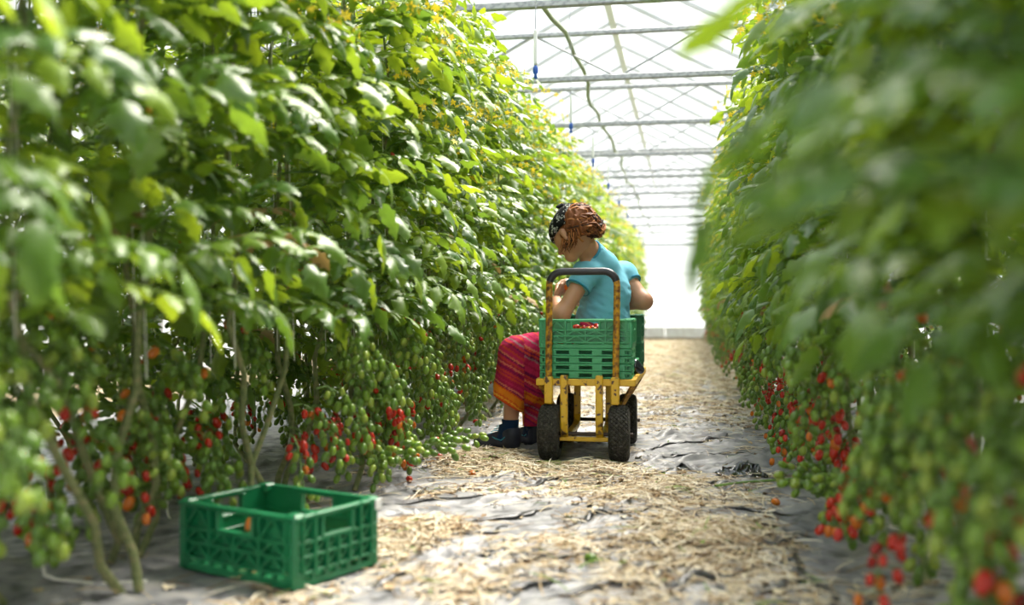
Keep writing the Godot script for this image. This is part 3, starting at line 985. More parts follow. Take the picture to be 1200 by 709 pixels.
# ------------------------------------------------------------------ litter
func build_litter() -> void:
	var rng := RandomNumberGenerator.new()
	rng.seed = 99
	var root := Node3D.new()
	root.name = "straw_litter"
	add_child(root)
	tag(root, "dry straw and withered leaf scraps strewn over the aisle", "straw", "", "stuff")
	var kinds := []
	for k in 5:
		var mb := MB.new()
		var rows := []
		var bend := rng.randf_range(-1.2, 1.2)
		var lift := rng.randf_range(0.1, 0.9)
		for i in 6:
			var t := i / 5.0 - 0.5
			var a := bend * t
			var c := Vector3(t * cos(a), lift * 0.22 * (0.25 - t * t) + 0.02, t * sin(a) * 0.6)
			var w := 0.022 * (1.0 - 0.5 * absf(t))
			rows.append([c + Vector3(0, 0, -w), c + Vector3(0, w * 0.7, 0), c + Vector3(0, 0, w)])
		mb.sheet(rows, Vector3.UP)
		kinds.append(mb.mesh(M.straw))
	for k in 3:      # curled leaf scraps
		var mb := MB.new()
		var rows := []
		for i in 5:
			var t := i / 4.0 - 0.5
			var row := []
			for j in 4:
				var u := j / 3.0 - 0.5
				row.append(Vector3(t, 0.5 * u * u + 0.3 * t * t * (k - 0.5) + 0.12 * sin(t * 9.0 + u * 5.0 + k) + 0.05, u * (0.7 - absf(t) * 0.8)))
			rows.append(row)
		mb.sheet(rows, Vector3.UP)
		kinds.append(mb.mesh(M.straw))
	var lists := []
	for k in kinds.size(): lists.append([])
	var nd := FastNoiseLite.new()
	nd.seed = 31; nd.frequency = 1.0; nd.fractal_octaves = 3
	var tints := [Color(0.55, 0.44, 0.29), Color(0.66, 0.57, 0.41), Color(0.44, 0.33, 0.20), Color(0.27, 0.18, 0.10), Color(0.62, 0.53, 0.40), Color(0.15, 0.10, 0.055), Color(0.74, 0.67, 0.54)]
	var heaps := [[px_ground(560, 545), 0.30, 1.0], [px_ground(610, 555), 0.22, 0.8], [px_ground(700, 560), 0.28, 0.75], [px_ground(770, 580), 0.35, 0.6], [px_ground(480, 635), 0.22, 0.8], [px_ground(640, 655), 0.22, 0.35], [px_ground(820, 640), 0.30, 0.85], [px_ground(750, 690), 0.16, 0.35], [px_ground(870, 500), 0.25, 0.3], [px_ground(540, 690), 0.15, 0.4]]
	var tries := 0
	while tries < 240000:
		tries += 1
		var u := rng.randf()
		var z := -1.7 - 22.0 * pow(u, 1.7)
		var x := rng.randf_range(-1.5, 0.75)
		var dist := -z
		var dens := 0.5 + 0.9 * nd.get_noise_2d(x * 1.5, z * 0.9) + 0.35 * nd.get_noise_2d(x * 5.0 + 50.0, z * 3.5)
		dens = smoothstep(0.62, 1.1, dens) * 0.5 * (1.0 if dist > 4.0 else 0.75) + 0.010
		if dist > 4.6: dens = maxf(dens, smoothstep(4.6, 7.5, dist) * (0.48 + 0.8 * nd.get_noise_2d(x * 3.0 + 9.0, z * 0.8)))
		for h in heaps:
			var dd: float = Vector2(x - h[0].x, (z - h[0].z) * 0.6).length() / h[1]
			dens = maxf(dens, h[2] * (1.0 - smoothstep(0.3, 1.0, dd + 0.35 * nd.get_noise_2d(x * 8.0, z * 8.0))))
		if x < -1.05 or x > 0.35: dens *= 0.45
		if rng.randf() > dens: continue
		var heap := 0.0
		for h in heaps:
			heap = maxf(heap, h[2] * (1.0 - smoothstep(0.0, 1.0, Vector2(x - h[0].x, (z - h[0].z) * 0.7).length() / h[1])))
		var kind := rng.randi() % 5 if rng.randf() < 0.78 else 5 + rng.randi() % 3
		var s := (rng.randf_range(0.035, 0.13) if kind < 5 else rng.randf_range(0.012, 0.034)) * (1.0 + 0.5 * smoothstep(6.0, 15.0, dist))
		var b := Basis(Vector3.UP, rng.randf() * TAU) * Basis(Vector3.RIGHT, rng.randf_range(-0.35, 0.35)) * Basis(Vector3.BACK, rng.randf_range(-0.25, 0.25))
		var thin := rng.randf_range(0.5, 1.1) if kind < 5 else 1.0
		b = b * Basis.from_scale(Vector3(s, s * (1.0 if kind < 5 else 0.8), s * thin))
		var tint: Color = tints[rng.randi() % tints.size()]
		if rng.randf() < 0.03: tint = Color(0.16, 0.26, 0.05)
		lists[kind].append([Transform3D(b, Vector3(x, ground_y(x, z) + rng.randf_range(0.0, 0.006) + heap * rng.randf() * 0.045, z)), tint])
	# green scraps trodden in behind the wheels
	for k in 260:
		var c := px_ground(rng.randf_range(610, 690), rng.randf_range(545, 556))
		var s := rng.randf_range(0.02, 0.07)
		lists[rng.randi() % 5].append([Transform3D(Basis(Vector3.UP, rng.randf() * TAU).scaled(Vector3(s, s, s * 0.7)), c + Vector3(0, 0.012 + rng.randf() * 0.01, 0)), Color(0.20, 0.30, 0.06)])
	var total := 0
	for k in kinds.size():
		var mm := MultiMesh.new()
		mm.transform_format = MultiMesh.TRANSFORM_3D
		mm.use_colors = true
		mm.mesh = kinds[k]
		mm.instance_count = lists[k].size()
		for i in lists[k].size():
			mm.set_instance_transform(i, lists[k][i][0])
			mm.set_instance_color(i, lists[k][i][1])
		total += lists[k].size()
		var o := MultiMeshInstance3D.new()
		o.name = "straw" if k < 5 else "leaf_scrap"
		o.multimesh = mm
		o.set_meta("kind", "stuff")
		root.add_child(o, true)
	print("litter ", total)

# ------------------------------------------------------------------ crates
func crate_face(w: float, h: float, hole: float, lattice: bool) -> ArrayMesh:
	# face in local xy, origin at bottom centre, outside towards +z
	var mb := MB.new()
	var th := 0.012
	var rib := func(a: Vector2, b: Vector2, wid: float, dep: float, zc: float) -> void:
		mb.bar(Vector3(a.x, a.y, zc), Vector3(b.x, b.y, zc), Vector3(0, 0, 1), wid, dep)
	var x0 := -w / 2 + 0.008
	var x1 := w / 2 - 0.008
	var y_low := h * 0.20
	var y_hi := h * 0.62
	# corner posts, base strip, waist rails
	mb.cbox(Transform3D(Basis(), Vector3(x0 + 0.006, h / 2, 0)), Vector3(0.028, h - 0.004, th), 0.002)
	mb.cbox(Transform3D(Basis(), Vector3(x1 - 0.006, h / 2, 0)), Vector3(0.028, h - 0.004, th), 0.002)
	mb.cbox(Transform3D(Basis(), Vector3(0, 0.009, 0)), Vector3(w - 0.016, 0.018, th), 0.002)
	for y in [y_low, h * 0.42, y_hi]:
		mb.cbox(Transform3D(Basis(), Vector3(0, y, 0)), Vector3(w - 0.02, 0.008, 0.020), 0.0015)
	# a thin web closes the lattice on the inside, except at the hand hole and the lowest row
	var zb := -0.0056
	if hole > 0.0:
		var yh0 := h * 0.64
		var yh1 := h * 0.90
		mb.bx(Vector3((x0 - hole / 2) / 2, (y_low + h) / 2, zb), Vector3(-hole / 2 - x0, h - y_low, 0.0016))
		mb.bx(Vector3((x1 + hole / 2) / 2, (y_low + h) / 2, zb), Vector3(x1 - hole / 2, h - y_low, 0.0016))
		mb.bx(Vector3(0, (y_low + yh0) / 2, zb), Vector3(hole, yh0 - y_low, 0.0016))
		mb.cbox(Transform3D(Basis(), Vector3(0, yh0, 0.001)), Vector3(hole + 0.012, 0.009, th + 0.006), 0.002)
		for sx in [-1.0, 1.0]:
			mb.cbox(Transform3D(Basis(), Vector3(sx * hole / 2, (yh0 + yh1) / 2, 0.001)), Vector3(0.010, yh1 - yh0 + 0.01, th + 0.006), 0.002)
	mb.cbox(Transform3D(Basis(), Vector3(0, h * 0.955, 0)), Vector3(w - 0.02, h * 0.08, th), 0.002)
	var cells := 8 if w > 0.35 else 6
	var cw := (x1 - x0 - 0.04) / cells
	for k in cells + 1:
		var x := x0 + 0.02 + k * cw
		rib.call(Vector2(x, 0.015), Vector2(x, y_low), 0.014, th * 0.8, 0.0)
		var free := absf(x) > hole / 2 + 0.004
		if k % 2 == 0 or not lattice:
			rib.call(Vector2(x, y_low), Vector2(x, (h if free else h * 0.62)), 0.007, 0.018, 0.0030)
	for k in cells:
		var x := x0 + 0.02 + k * cw
		if lattice:
			var up := k % 2 == 0
			rib.call(Vector2(x, y_low if up else h * 0.42), Vector2(x + cw, h * 0.42 if up else y_low), 0.0060, 0.017, 0.0025)
			rib.call(Vector2(x, h * 0.42 if up else y_hi), Vector2(x + cw, y_hi if up else h * 0.42), 0.0060, 0.017, 0.0025)
			if absf(x + cw / 2) > hole / 2 + cw * 0.4:
				rib.call(Vector2(x, y_hi if up else h * 0.95), Vector2(x + cw, h * 0.95 if up else y_hi), 0.0060, 0.017, 0.0025)
		else:
			for y in [[y_low, h * 0.42], [h * 0.42, y_hi], [y_hi, h * 0.95]]:
				if y[0] < y_hi or absf(x + cw / 2) > hole / 2 + cw * 0.4:
					rib.call(Vector2(x, y[0]), Vector2(x + cw, y[1]), 0.0055, 0.012, 0.0)
	return mb.mesh(M.crate)

func crate_base(w: float, d: float) -> ArrayMesh:
	var mb := MB.new()
	mb.bx(Vector3(0, 0.006, 0), Vector3(w - 0.02, 0.004, d - 0.02))
	for k in 7:
		mb.bx(Vector3(-w / 2 + 0.03 + k * (w - 0.06) / 6, 0.010, 0), Vector3(0.006, 0.006, d - 0.03))
	for k in 5:
		mb.bx(Vector3(0, 0.010, -d / 2 + 0.03 + k * (d - 0.06) / 4), Vector3(w - 0.03, 0.006, 0.006))
	return mb.mesh(M.crate)

func crate_rim(w: float, d: float, h: float) -> ArrayMesh:
	var mb := MB.new()
	for s in [-1.0, 1.0]:
		mb.cbox(Transform3D(Basis(), Vector3(0, h - 0.006, s * (d / 2 - 0.006))), Vector3(w, 0.012, 0.018), 0.003)
		mb.cbox(Transform3D(Basis(), Vector3(s * (w / 2 - 0.006), h - 0.006, 0)), Vector3(0.018, 0.012, d), 0.003)
	for sx in [-1.0, 1.0]:
		for sz in [-1.0, 1.0]:
			mb.cbox(Transform3D(Basis(), Vector3(sx * (w / 2 - 0.018), h - 0.008, sz * (d / 2 - 0.018))), Vector3(0.034, 0.024, 0.034), 0.004)
	return mb.mesh(M.crate)

func open_crate(label: String, at: Vector3, turn: float, w: float, d: float, h: float, m: Material, group := "") -> Node3D:
	var c := thing("green_crate", label, "crate", at, turn, group)
	var long_face := crate_face(w, h, w * 0.30, true)
	var short_face := crate_face(d, h, d * 0.36, false)
	for k in 2:
		part("side_panel", long_face, c, Transform3D(Basis(Vector3.UP, k * PI), Vector3(0, 0, (d / 2 - 0.008) * (1 - 2 * k)))).material_override = m
		part("side_panel", short_face, c, Transform3D(Basis(Vector3.UP, PI / 2 + k * PI), Vector3((w / 2 - 0.008) * (1 - 2 * k), 0, 0))).material_override = m
	part("base_panel", crate_base(w, d), c).material_override = m
	part("rim", crate_rim(w, d, h), c).material_override = m
	return c

var folded_m: Array = []
func folded_crate(label: String, at: Vector3, turn: float, w: float, d: float, group: String) -> Node3D:
	var h := 0.0335
	if folded_m.is_empty():
		for f in [w, d]:
			var mb := MB.new()
			mb.cbox(Transform3D(Basis(), Vector3(0, h - 0.006, 0)), Vector3(f, 0.010, 0.012), 0.002)
			mb.cbox(Transform3D(Basis(), Vector3(0, 0.004, 0)), Vector3(f, 0.007, 0.012), 0.002)
			mb.bx(Vector3(0, h / 2, -0.005), Vector3(f - 0.004, h - 0.004, 0.002))
			var nn := 4 if f > 0.35 else 3
			for k in nn:
				var x: float = -f / 2 + f * (k + 0.5) / nn
				mb.cbox(Transform3D(Basis(), Vector3(x, h / 2, 0)), Vector3(f / nn * 0.44, h - 0.004, 0.0115), 0.002)
			for sx in [-1.0, 1.0]:
				for q in 3:
					mb.bx(Vector3(sx * (f / 2 - 0.010 - q * 0.013), h / 2, 0.001), Vector3(0.004, h - 0.006, 0.012))
			folded_m.append(mb.mesh(M.crate_b))
		var b := MB.new()
		b.bx(Vector3(0, h / 2, 0), Vector3(w - 0.02, h - 0.008, d - 0.02))
		folded_m.append(b.mesh(M.crate_b))
	var c := thing("folded_crate", label, "crate", at, turn, group)
	for k in 2:
		part("side_panel", folded_m[0], c, Transform3D(Basis(Vector3.UP, k * PI), Vector3(0, 0, (d / 2 - 0.006) * (1 - 2 * k))))
		part("side_panel", folded_m[1], c, Transform3D(Basis(Vector3.UP, PI / 2 + k * PI), Vector3((w / 2 - 0.006) * (1 - 2 * k), 0, 0)))
	part("base_panel", folded_m[2], c)
	return c

# ------------------------------------------------------------------ trolley
const TROLLEY := Vector3(-0.446, 0.0, -4.29)

func tyre_mesh() -> ArrayMesh:
	# axis along x; a diamond tread pressed into the running surface
	var mb := MB.new()
	var R := 0.124
	var W := 0.094
	var na := 320
	var nb := 64
	var rows := []
	for i in nb + 1:
		var t := float(i) / nb * 2.0 - 1.0     # -1..1 across, sidewalls included
		var row := []
		for k in na + 1:
			var a := TAU * k / na
			var ax := sin(t * PI * 0.5) * W / 2
			var drop := 0.052 * pow(absf(t), 3.6)
			var r := R - drop
			if absf(t) < 0.62:
				var u := a * 6.0
				var s := ax / 0.0207
				var g1 := absf(fmod(u + s + 1000.0, 1.0) - 0.5)
				var g2 := absf(fmod(u - s + 1000.0, 1.0) - 0.5)
				if minf(g1, g2) < 0.13: r -= 0.0060
			row.append(Vector3(ax, cos(a) * r, sin(a) * r))
		rows.append(row)
	var nr := rows.size()
	var first := mb.v.size()
	for i in nr:
		for k in na + 1:
			var du: Vector3 = rows[i][(k + 1) % na] - rows[i][(k - 1 + na) % na]
			var dv: Vector3 = rows[mini(i + 1, nr - 1)][k] - rows[maxi(i - 1, 0)][k]
			var nn := du.cross(dv).normalized()
			var p: Vector3 = rows[i][k]
			if nn.dot(Vector3(p.x * 1.5, p.y, p.z)) < 0: nn = -nn
			mb.vert(p, nn)
	for i in nr - 1:
		for k in na:
			var a := first + i * (na + 1) + k
			mb.tri(a, a + 1, a + na + 2); mb.tri(a, a + na + 2, a + na + 1)
	return mb.mesh(M.tyre)

func build_trolley() -> void:
	var t := thing("trolley", "yellow rusty garden trolley with a black topped hoop handle and four tyres", "trolley", TROLLEY)
	# handle: an inverted U of tube
	var hp := []
	var lx := -0.157
	var rx := 0.141
	hp.append(Vector3(lx, 0.255, 0.03)); hp.append(Vector3(lx, 0.5, 0.03)); hp.append(Vector3(lx + 0.002, 0.73, 0.03))
	for k in 7:
		var a := PI - k * PI / 12
		hp.append(Vector3(lx + 0.060 + 0.058 * cos(a), 0.775 + 0.058 * sin(a), 0.03))
	for k in 7:
		var a := PI / 2 - k * PI / 12
		hp.append(Vector3(rx - 0.058 + 0.058 * cos(a), 0.775 + 0.058 * sin(a), 0.03))
	hp.append(Vector3(rx, 0.73, 0.03)); hp.append(Vector3(rx - 0.004, 0.5, 0.03)); hp.append(Vector3(rx - 0.008, 0.255, 0.03))
	var mb := MB.new()
	mb.tube(hp, [0.0145], 12)
	var handle := part("handle", mb.mesh(M.rusty), t)
	var g := MB.new()
	g.tube(hp.slice(4, 16), [0.0165], 14)
	part("grip", g.mesh(M.grip), handle)
	for sx in [lx, rx - 0.008]:
		var sl := MB.new()
		sl.cbox(Transform3D(Basis(), Vector3(sx, 0.315, 0.03)), Vector3(0.036, 0.12, 0.036), 0.004)
		part("socket", sl.mesh(M.yellow), t)
	# deck frame of angle bars with a slatted sheet deck
	var d := MB.new()
	var x0 := -0.215
	var x1 := 0.219
	var z0 := 0.012
	var z1 := -1.02
	for z in [z0, z1, -0.34, -0.68]:
		d.cbox(Transform3D(Basis(), Vector3((x0 + x1) / 2, 0.349, z)), Vector3(x1 - x0, 0.030, 0.022), 0.003)
	for x in [x0 + 0.01, x1 - 0.01]:
		d.cbox(Transform3D(Basis(), Vector3(x, 0.349, (z0 + z1) / 2)), Vector3(0.022, 0.030, z0 - z1), 0.003)
	part("deck_frame", d.mesh(M.yellow), t)
	var dk := MB.new()
	dk.cbox(Transform3D(Basis(), Vector3((x0 + x1) / 2, 0.360, (z0 + z1) / 2)), Vector3(x1 - x0 - 0.02, 0.006, z0 - z1 - 0.02), 0.001)
	part("deck_sheet", dk.mesh(M.axle), t)
	# two hoops of flat tube that carry the deck: down in front, along, up behind
	for hx in [-0.090, 0.064]:
		var pts := [Vector3(hx, 0.375, 0.030), Vector3(hx, 0.18, 0.030), Vector3(hx, 0.135, 0.022), Vector3(hx, 0.110, -0.005), Vector3(hx, 0.105, -0.05), Vector3(hx, 0.108, -0.40), Vector3(hx, 0.118, -0.46), Vector3(hx, 0.155, -0.49), Vector3(hx, 0.35, -0.50)]
		var hb := MB.new()
		for k in pts.size() - 1:
			var e: Vector3 = (pts[k + 1] - pts[k]).normalized() * 0.006
			hb.bar(pts[k] - e, pts[k + 1] + e, Vector3.RIGHT, 0.024, 0.032, 0.004)
		part("support_hoop", hb.mesh(M.yellow), t)
	for s in [[x1 - 0.006, 0.085], [x0 + 0.006, -0.112]]:
		var br := MB.new()
		br.bar(Vector3(s[0], 0.345, -0.02), Vector3(s[1], 0.125, -0.24), Vector3.UP, 0.022, 0.014, 0.002)
		part("brace", br.mesh(M.rusty), t)
		var br2 := MB.new()
		br2.bar(Vector3(s[0], 0.345, -0.95), Vector3(s[1], 0.125, -0.50), Vector3.UP, 0.022, 0.014, 0.002)
		part("brace", br2.mesh(M.rusty), t)
	var fb := MB.new()
	fb.cbox(Transform3D(Basis(), Vector3(-0.006, 0.100, 0.0)), Vector3(0.215, 0.020, 0.022), 0.003)
	part("cross_bar", fb.mesh(M.yellow), t)
	var ty := tyre_mesh()
	var rm := MB.new()
	rm.lathe(Transform3D(Basis(Vector3.BACK, PI / 2), Vector3.ZERO), [Vector2(0.0, -0.030), Vector2(0.018, -0.030), Vector2(0.022, -0.022), Vector2(0.055, -0.020), Vector2(0.066, -0.034), Vector2(0.074, -0.036), Vector2(0.072, 0.0), Vector2(0.074, 0.036), Vector2(0.066, 0.034), Vector2(0.055, 0.020), Vector2(0.022, 0.022), Vector2(0.018, 0.030), Vector2(0.0, 0.030)], 28)
	var rim_m := rm.mesh(M.rim)
	for z in [0.0, -0.60]:
		var ax := MB.new()
		ax.tube([Vector3(-0.215, 0.122, z), Vector3(0.208, 0.122, z)], [0.009], 8)
		part("axle", ax.mesh(M.axle), t)
		for x in [-0.155, 0.148]:
			var w := Node3D.new()
			w.name = "wheel"
			t.add_child(w, true)
			w.position = Vector3(x, 0.128, z)
			w.rotation.x = x * 2.0 + z
			if x > 0: w.rotation.y = 0.06
			part("tyre", ty, w)
			part("rim", rim_m, w)
	# crates on the deck
	var base := TROLLEY + Vector3(0.0, 0.363, -0.155)
	var cols := ["lowest", "second", "third", "topmost"]
	for k in 4:
		folded_crate("folded green crate, %s of the four flattened under the fruit crate" % cols[k], base + Vector3(0.0, k * 0.0335, 0), 0.0, 0.405, 0.30, "folded crates on the trolley")
	var top_y := base.y + 4 * 0.0335
	open_crate("light green plastic crate of picked tomatoes on the folded crates behind the handle", Vector3(base.x, top_y, base.z), 0.0, 0.41, 0.305, 0.128, M.crate_b)
	var rng := RandomNumberGenerator.new()
	rng.seed = 12
	for k in 74:
		var layer := k / 26
		var c := Vector3(base.x + rng.randf_range(-0.17, 0.17), top_y + 0.034 + layer * 0.026, base.z + rng.randf_range(-0.115, 0.115))
		var kind: String = ["red", "red", "turning", "red_deep", "turning"][rng.randi() % 5]
		var b := Basis(Vector3.UP, rng.randf() * TAU) * Basis(Vector3.RIGHT, PI / 2 + rng.randf_range(-0.5, 0.5))
		solo("picked_tomato", fruit[kind], "small ripe tomato lying in the crate behind the trolley handle", "tomato", Transform3D(b, c), "picked tomatoes in the trolley crate")
	# what the picker sits on, and the stack before her
	for k in 2:
		folded_crate("folded green crate under the picker, %s" % ["lower of the two", "upper of the two"][k], TROLLEY + Vector3(0.0, 0.363 + k * 0.0335, -0.49), 0.0, 0.405, 0.30, "folded crates the picker sits on")
	for k in 2:
		open_crate("green crate at the far end of the trolley deck, %s of the pair" % ["lower", "upper"][k], TROLLEY + Vector3(0.005, 0.363 + k * 0.139, -0.85), 0.0, 0.41, 0.305, 0.141, M.crate)
	# a glossy dark pouch hung over the deck edge
	var f := Field.new()
	var p0 := px(745, 431, 4.50)
	var prims := [[p0, px(750, 433, 4.50), 0.026, 0.021], [px(744, 426, 4.50), px(740, 438, 4.52), 0.020, 0.018]]
	f.setup(prims, 0.004)
	f.add(prims, 0.02)
	var pm := MB.new()
	f.emit(pm)
	solo("pouch", pm.mesh(M.pouch), "small glossy black pouch at the edge of the trolley deck", "pouch")

func build_front_crate() -> void:
	var c := px_ground(345, 697)
	var a := px_ground(208, 668)
	var b := px_ground(436, 665)
	var along := (a - c)
	along.y = 0
	along = along.normalized()
	var across := Vector3(along.z, 0, -along.x)
	if across.dot(b - c) < 0: across = -across
	var w := 0.405
	var d := 0.30
	var mid := c + along * w / 2 + across * d / 2
	var turn := atan2(-along.z, along.x)
	var y := 0.006
	var crate := open_crate("dark green plastic crate standing empty on the mulch film beside the vines", Vector3(mid.x, y, mid.z), turn, w, d, 0.172, M.crate)
	var tg := MB.new()
	tg.cbox(Transform3D(Basis(), Vector3.ZERO), Vector3(0.024, 0.026, 0.003), 0.0008)
	# the tag sits at the corner over B
	var corner := c + across * (d - 0.012) + Vector3(0, y + 0.158, 0) - along * 0.010
	var loc := crate.global_transform.affine_inverse() * corner
	var o := part("tag", tg.mesh(M.tagwhite), crate, Transform3D(Basis(Vector3.UP, PI / 2), loc))
	o.set_meta("label", "small white tag")
	# an orange tomato and some straw scraps inside
	var tp := c + along * (w * 0.42) + across * 0.032 + Vector3(0, y + 0.150, 0)
	solo("tomato_in_crate", fruit["turning"], "orange tomato caught at the hand hole of the empty crate", "tomato", Transform3D(Basis(along, 0.5).scaled(Vector3.ONE * 1.0), tp))
	var rng := RandomNumberGenerator.new()
	rng.seed = 5
	var mm := MB.new()
	for k in 160:
		var q := Vector3(mid.x, y + 0.014, mid.z) + along * rng.randf_range(-0.17, 0.17) + across * rng.randf_range(-0.12, 0.12) + Vector3(0, rng.randf() * 0.02, 0)
		var dir := Vector3(rng.randf_range(-1, 1), rng.randf_range(-0.1, 0.25), rng.randf_range(-1, 1)).normalized()
		mm.col = [Color(0.5, 0.34, 0.15), Color(0.36, 0.22, 0.10), Color(0.66, 0.5, 0.27)][rng.randi() % 3]
		mm.tube([q, q + dir * rng.randf_range(0.02, 0.06)], [0.0025, 0.0012], 4)
	var st := solo("straw_scraps", mm.mesh(M.straw), "dry straw scraps lying in the bottom of the empty crate", "straw")
	st.set_meta("kind", "stuff")

# ------------------------------------------------------------------ small things on the ground
func build_ground_things() -> void:
	var rng := RandomNumberGenerator.new()
	rng.seed = 61
	for s in [[525, 521, "turning"], [473, 557, "turning"], [481, 553, "red"], [478, 566, "red"], [519, 543, "red"], [550, 560, "turning"], [545, 497, "red"], [561, 498, "red"], [510, 530, "green_c"], [700, 668, "green_b"], [884, 560, "red"], [905, 592, "turning"]]:
		var g := px_ground(s[0], s[1])
		var b := Basis(Vector3.UP, rng.randf() * TAU) * Basis(Vector3.RIGHT, PI / 2)
		solo("fallen_tomato", fruit[s[2]], "small fallen tomato lying on the mulch film at the aisle's edge", "tomato", Transform3D(b, Vector3(g.x, ground_y(g.x, g.z) + 0.014, g.z)), "fallen tomatoes")
	# a torn flap of black film standing up in crumples
	var g0 := px_ground(868, 562)
	var rows := []
	for i in 14:
		var row := []
		for j in 14:
			var u := i / 13.0 - 0.5
			var v := j / 13.0 - 0.5
			var e := (0.25 - u * u) * (0.25 - v * v) * 16.0
			var nn := gn.get_noise_2d(u * 220.0 + 868.0, v * 300.0 + 562.0) + 0.4 * gn3.get_noise_2d(u * 400.0, v * 500.0)
			var x: float = g0.x + u * 0.20 + 0.02 * nn
			var z: float = g0.z + v * 0.13 + u * 0.06 + 0.015 * nn
			row.append(Vector3(x, ground_y(x, z) + 0.003 + absf(nn) * e * 0.09, z))
		rows.append(row)
	var fl := MB.new()
	fl.sheet(rows, Vector3.UP)
	solo("torn_film", fl.mesh(M.black_film), "crumpled flap of torn black film standing up by the vines", "plastic film")
	# long folds where the black film has been pushed together
	for s in [[628, 573, 686, 554], [773, 525, 831, 518], [802, 593, 903, 605], [492, 593, 565, 588], [710, 647, 806, 643], [604, 667, 690, 655], [797, 699, 884, 670], [932, 650, 966, 706], [449, 661, 507, 650], [729, 690, 802, 680], [560, 700, 640, 690], [760, 560, 800, 556], [840, 622, 900, 628], [520, 640, 575, 628], [660, 700, 745, 688], [560, 655, 620, 640], [860, 655, 930, 640], [690, 612, 765, 600], [565, 614, 625, 603], [880, 703, 930, 690], [442, 692, 482, 676], [800, 540, 860, 534], [820, 575, 850, 566]]:
		var a := px_ground(s[0], s[1])
		var b := px_ground(s[2], s[3])
		var ext := (b - a) * 0.4
		a -= ext
		b += ext
		var dir := (b - a).normalized()
		var sd := dir.cross(Vector3.UP)
		var fr := []
		for i in 26:
			var t := i / 25.0
			var wd := 0.019 * sin(PI * clampf(t, 0.03, 0.97)) * (0.7 + 0.6 * absf(gn.get_noise_2d(t * 90.0 + s[0], 3.0)))
			var c := a.lerp(b, t) + sd * 0.035 * gn2.get_noise_2d(t * 110.0 + s[0], s[1])
			var row := []
			for j in 7:
				var u := j / 6.0 * 2.0 - 1.0
				var q := c + sd * u * wd
				# the fold leans over to one side
				q += sd * 0.008 * (1.0 - u * u)
				row.append(Vector3(q.x, ground_y(q.x, q.z) + 0.002 + 0.55 * wd * pow(1.0 - u * u, 0.7), q.z))
			fr.append(row)
		var mb := MB.new()
		mb.sheet(fr, Vector3.UP)
		solo("film_fold", mb.mesh(M.fold_film), "long low fold of black film pushed together on the aisle floor", "plastic film", Transform3D(), "folds in the film on the aisle floor")
	# a trailing stem laid from the vine row across the film
	var pts := []
	for s in [[1010, 560], [960, 568], [915, 571], [870, 574], [838, 578]]:
		var g := px_ground(s[0], s[1])
		pts.append(Vector3(g.x, 0.028, g.z))
	var sm := MB.new()
	sm.tube(pts, [0.007, 0.006, 0.005, 0.004], 7)
	solo("cut_stem", sm.mesh(M.stalk), "pale green cut stem lying across the mulch film", "stem")
	# white drip tubes at the foot of the vines
	for s in [[[15, 590], [17, 640], [40, 690], [110, 688]], [[118, 560], [120, 600], [128, 640]], [[182, 575], [188, 610], [205, 640]]]:
		var q := []
		for k in s.size():
			var g := px_ground(s[k][0], s[k][1]) if k >= s.size() - 2 else px_ground(s[s.size() - 2][0], s[s.size() - 2][1])
			var up := 0.015
			if k < s.size() - 2: up = 0.015 + (s[s.size() - 2][1] - s[k][1]) / 560.0 + 0.05
			q.append(Vector3(g.x + (s[k][0] - s[s.size() - 2][0]) / 560.0, up, g.z - 0.02 * (s.size() - k)))
		var cv := Curve3D.new()
		for k in q.size():
			var tg: Vector3 = (q[mini(k + 1, q.size() - 1)] - q[maxi(k - 1, 0)]) * 0.2
			cv.add_point(q[k], -tg, tg)
		var pl := []
		for k in 16: pl.append(cv.sample_baked(cv.get_baked_length() * k / 15.0))
		var mb := MB.new()
		mb.tube(pl, [0.004], 6)
		solo("drip_tube", mb.mesh(M.string), "thin white drip tube bent to the ground among the vine stems", "tube", Transform3D(), "drip tubes at the vine feet")

# ------------------------------------------------------------------ the picker
func hand_prims(wrist: Vector3, dir: Vector3, palm: Vector3, thumb: Vector3, curl: float) -> Array:
	# dir: wrist to knuckles; palm: out of the palm; thumb: the side the thumb leaves from
	var out := []
	var k0 := wrist + dir * 0.082
	for j in 4:
		var s := thumb * lerpf(0.030, -0.030, j / 3.0)
		out.append([wrist + s * 0.6 + dir * 0.012, k0 + s + dir * (0.004 if j == 1 else 0.0), 0.0125, 0.0105])
		var lens: Array = [[0.040, 0.024, 0.019], [0.045, 0.028, 0.020], [0.041, 0.026, 0.019], [0.032, 0.019, 0.017]][j]
		var p: Vector3 = k0 + s
		var d := dir
		var ax := dir.cross(palm).normalized()
		for q in 3:
			d = d.rotated(ax, curl * [0.8, 1.0, 0.7][q]).normalized()
			var e: Vector3 = p + d * lens[q]
			out.append([p, e, 0.0092 - 0.0008 * q, 0.0086 - 0.0009 * q])
			p = e
	var tb := wrist + dir * 0.022 + thumb * 0.024 + palm * 0.006
	var t1 := tb + (dir * 0.55 + thumb * 0.65 + palm * 0.45).normalized() * 0.042
	var t2 := t1 + (dir * 0.8 + thumb * 0.15 + palm * 0.55).normalized() * 0.030
	var t3 := t2 + (dir * 0.8 - thumb * 0.15 + palm * 0.5).normalized() * 0.024
	out.append([tb, t1, 0.013, 0.0105])
	out.append([t1, t2, 0.0105, 0.0095])
	out.append([t2, t3, 0.0095, 0.008])
	return out

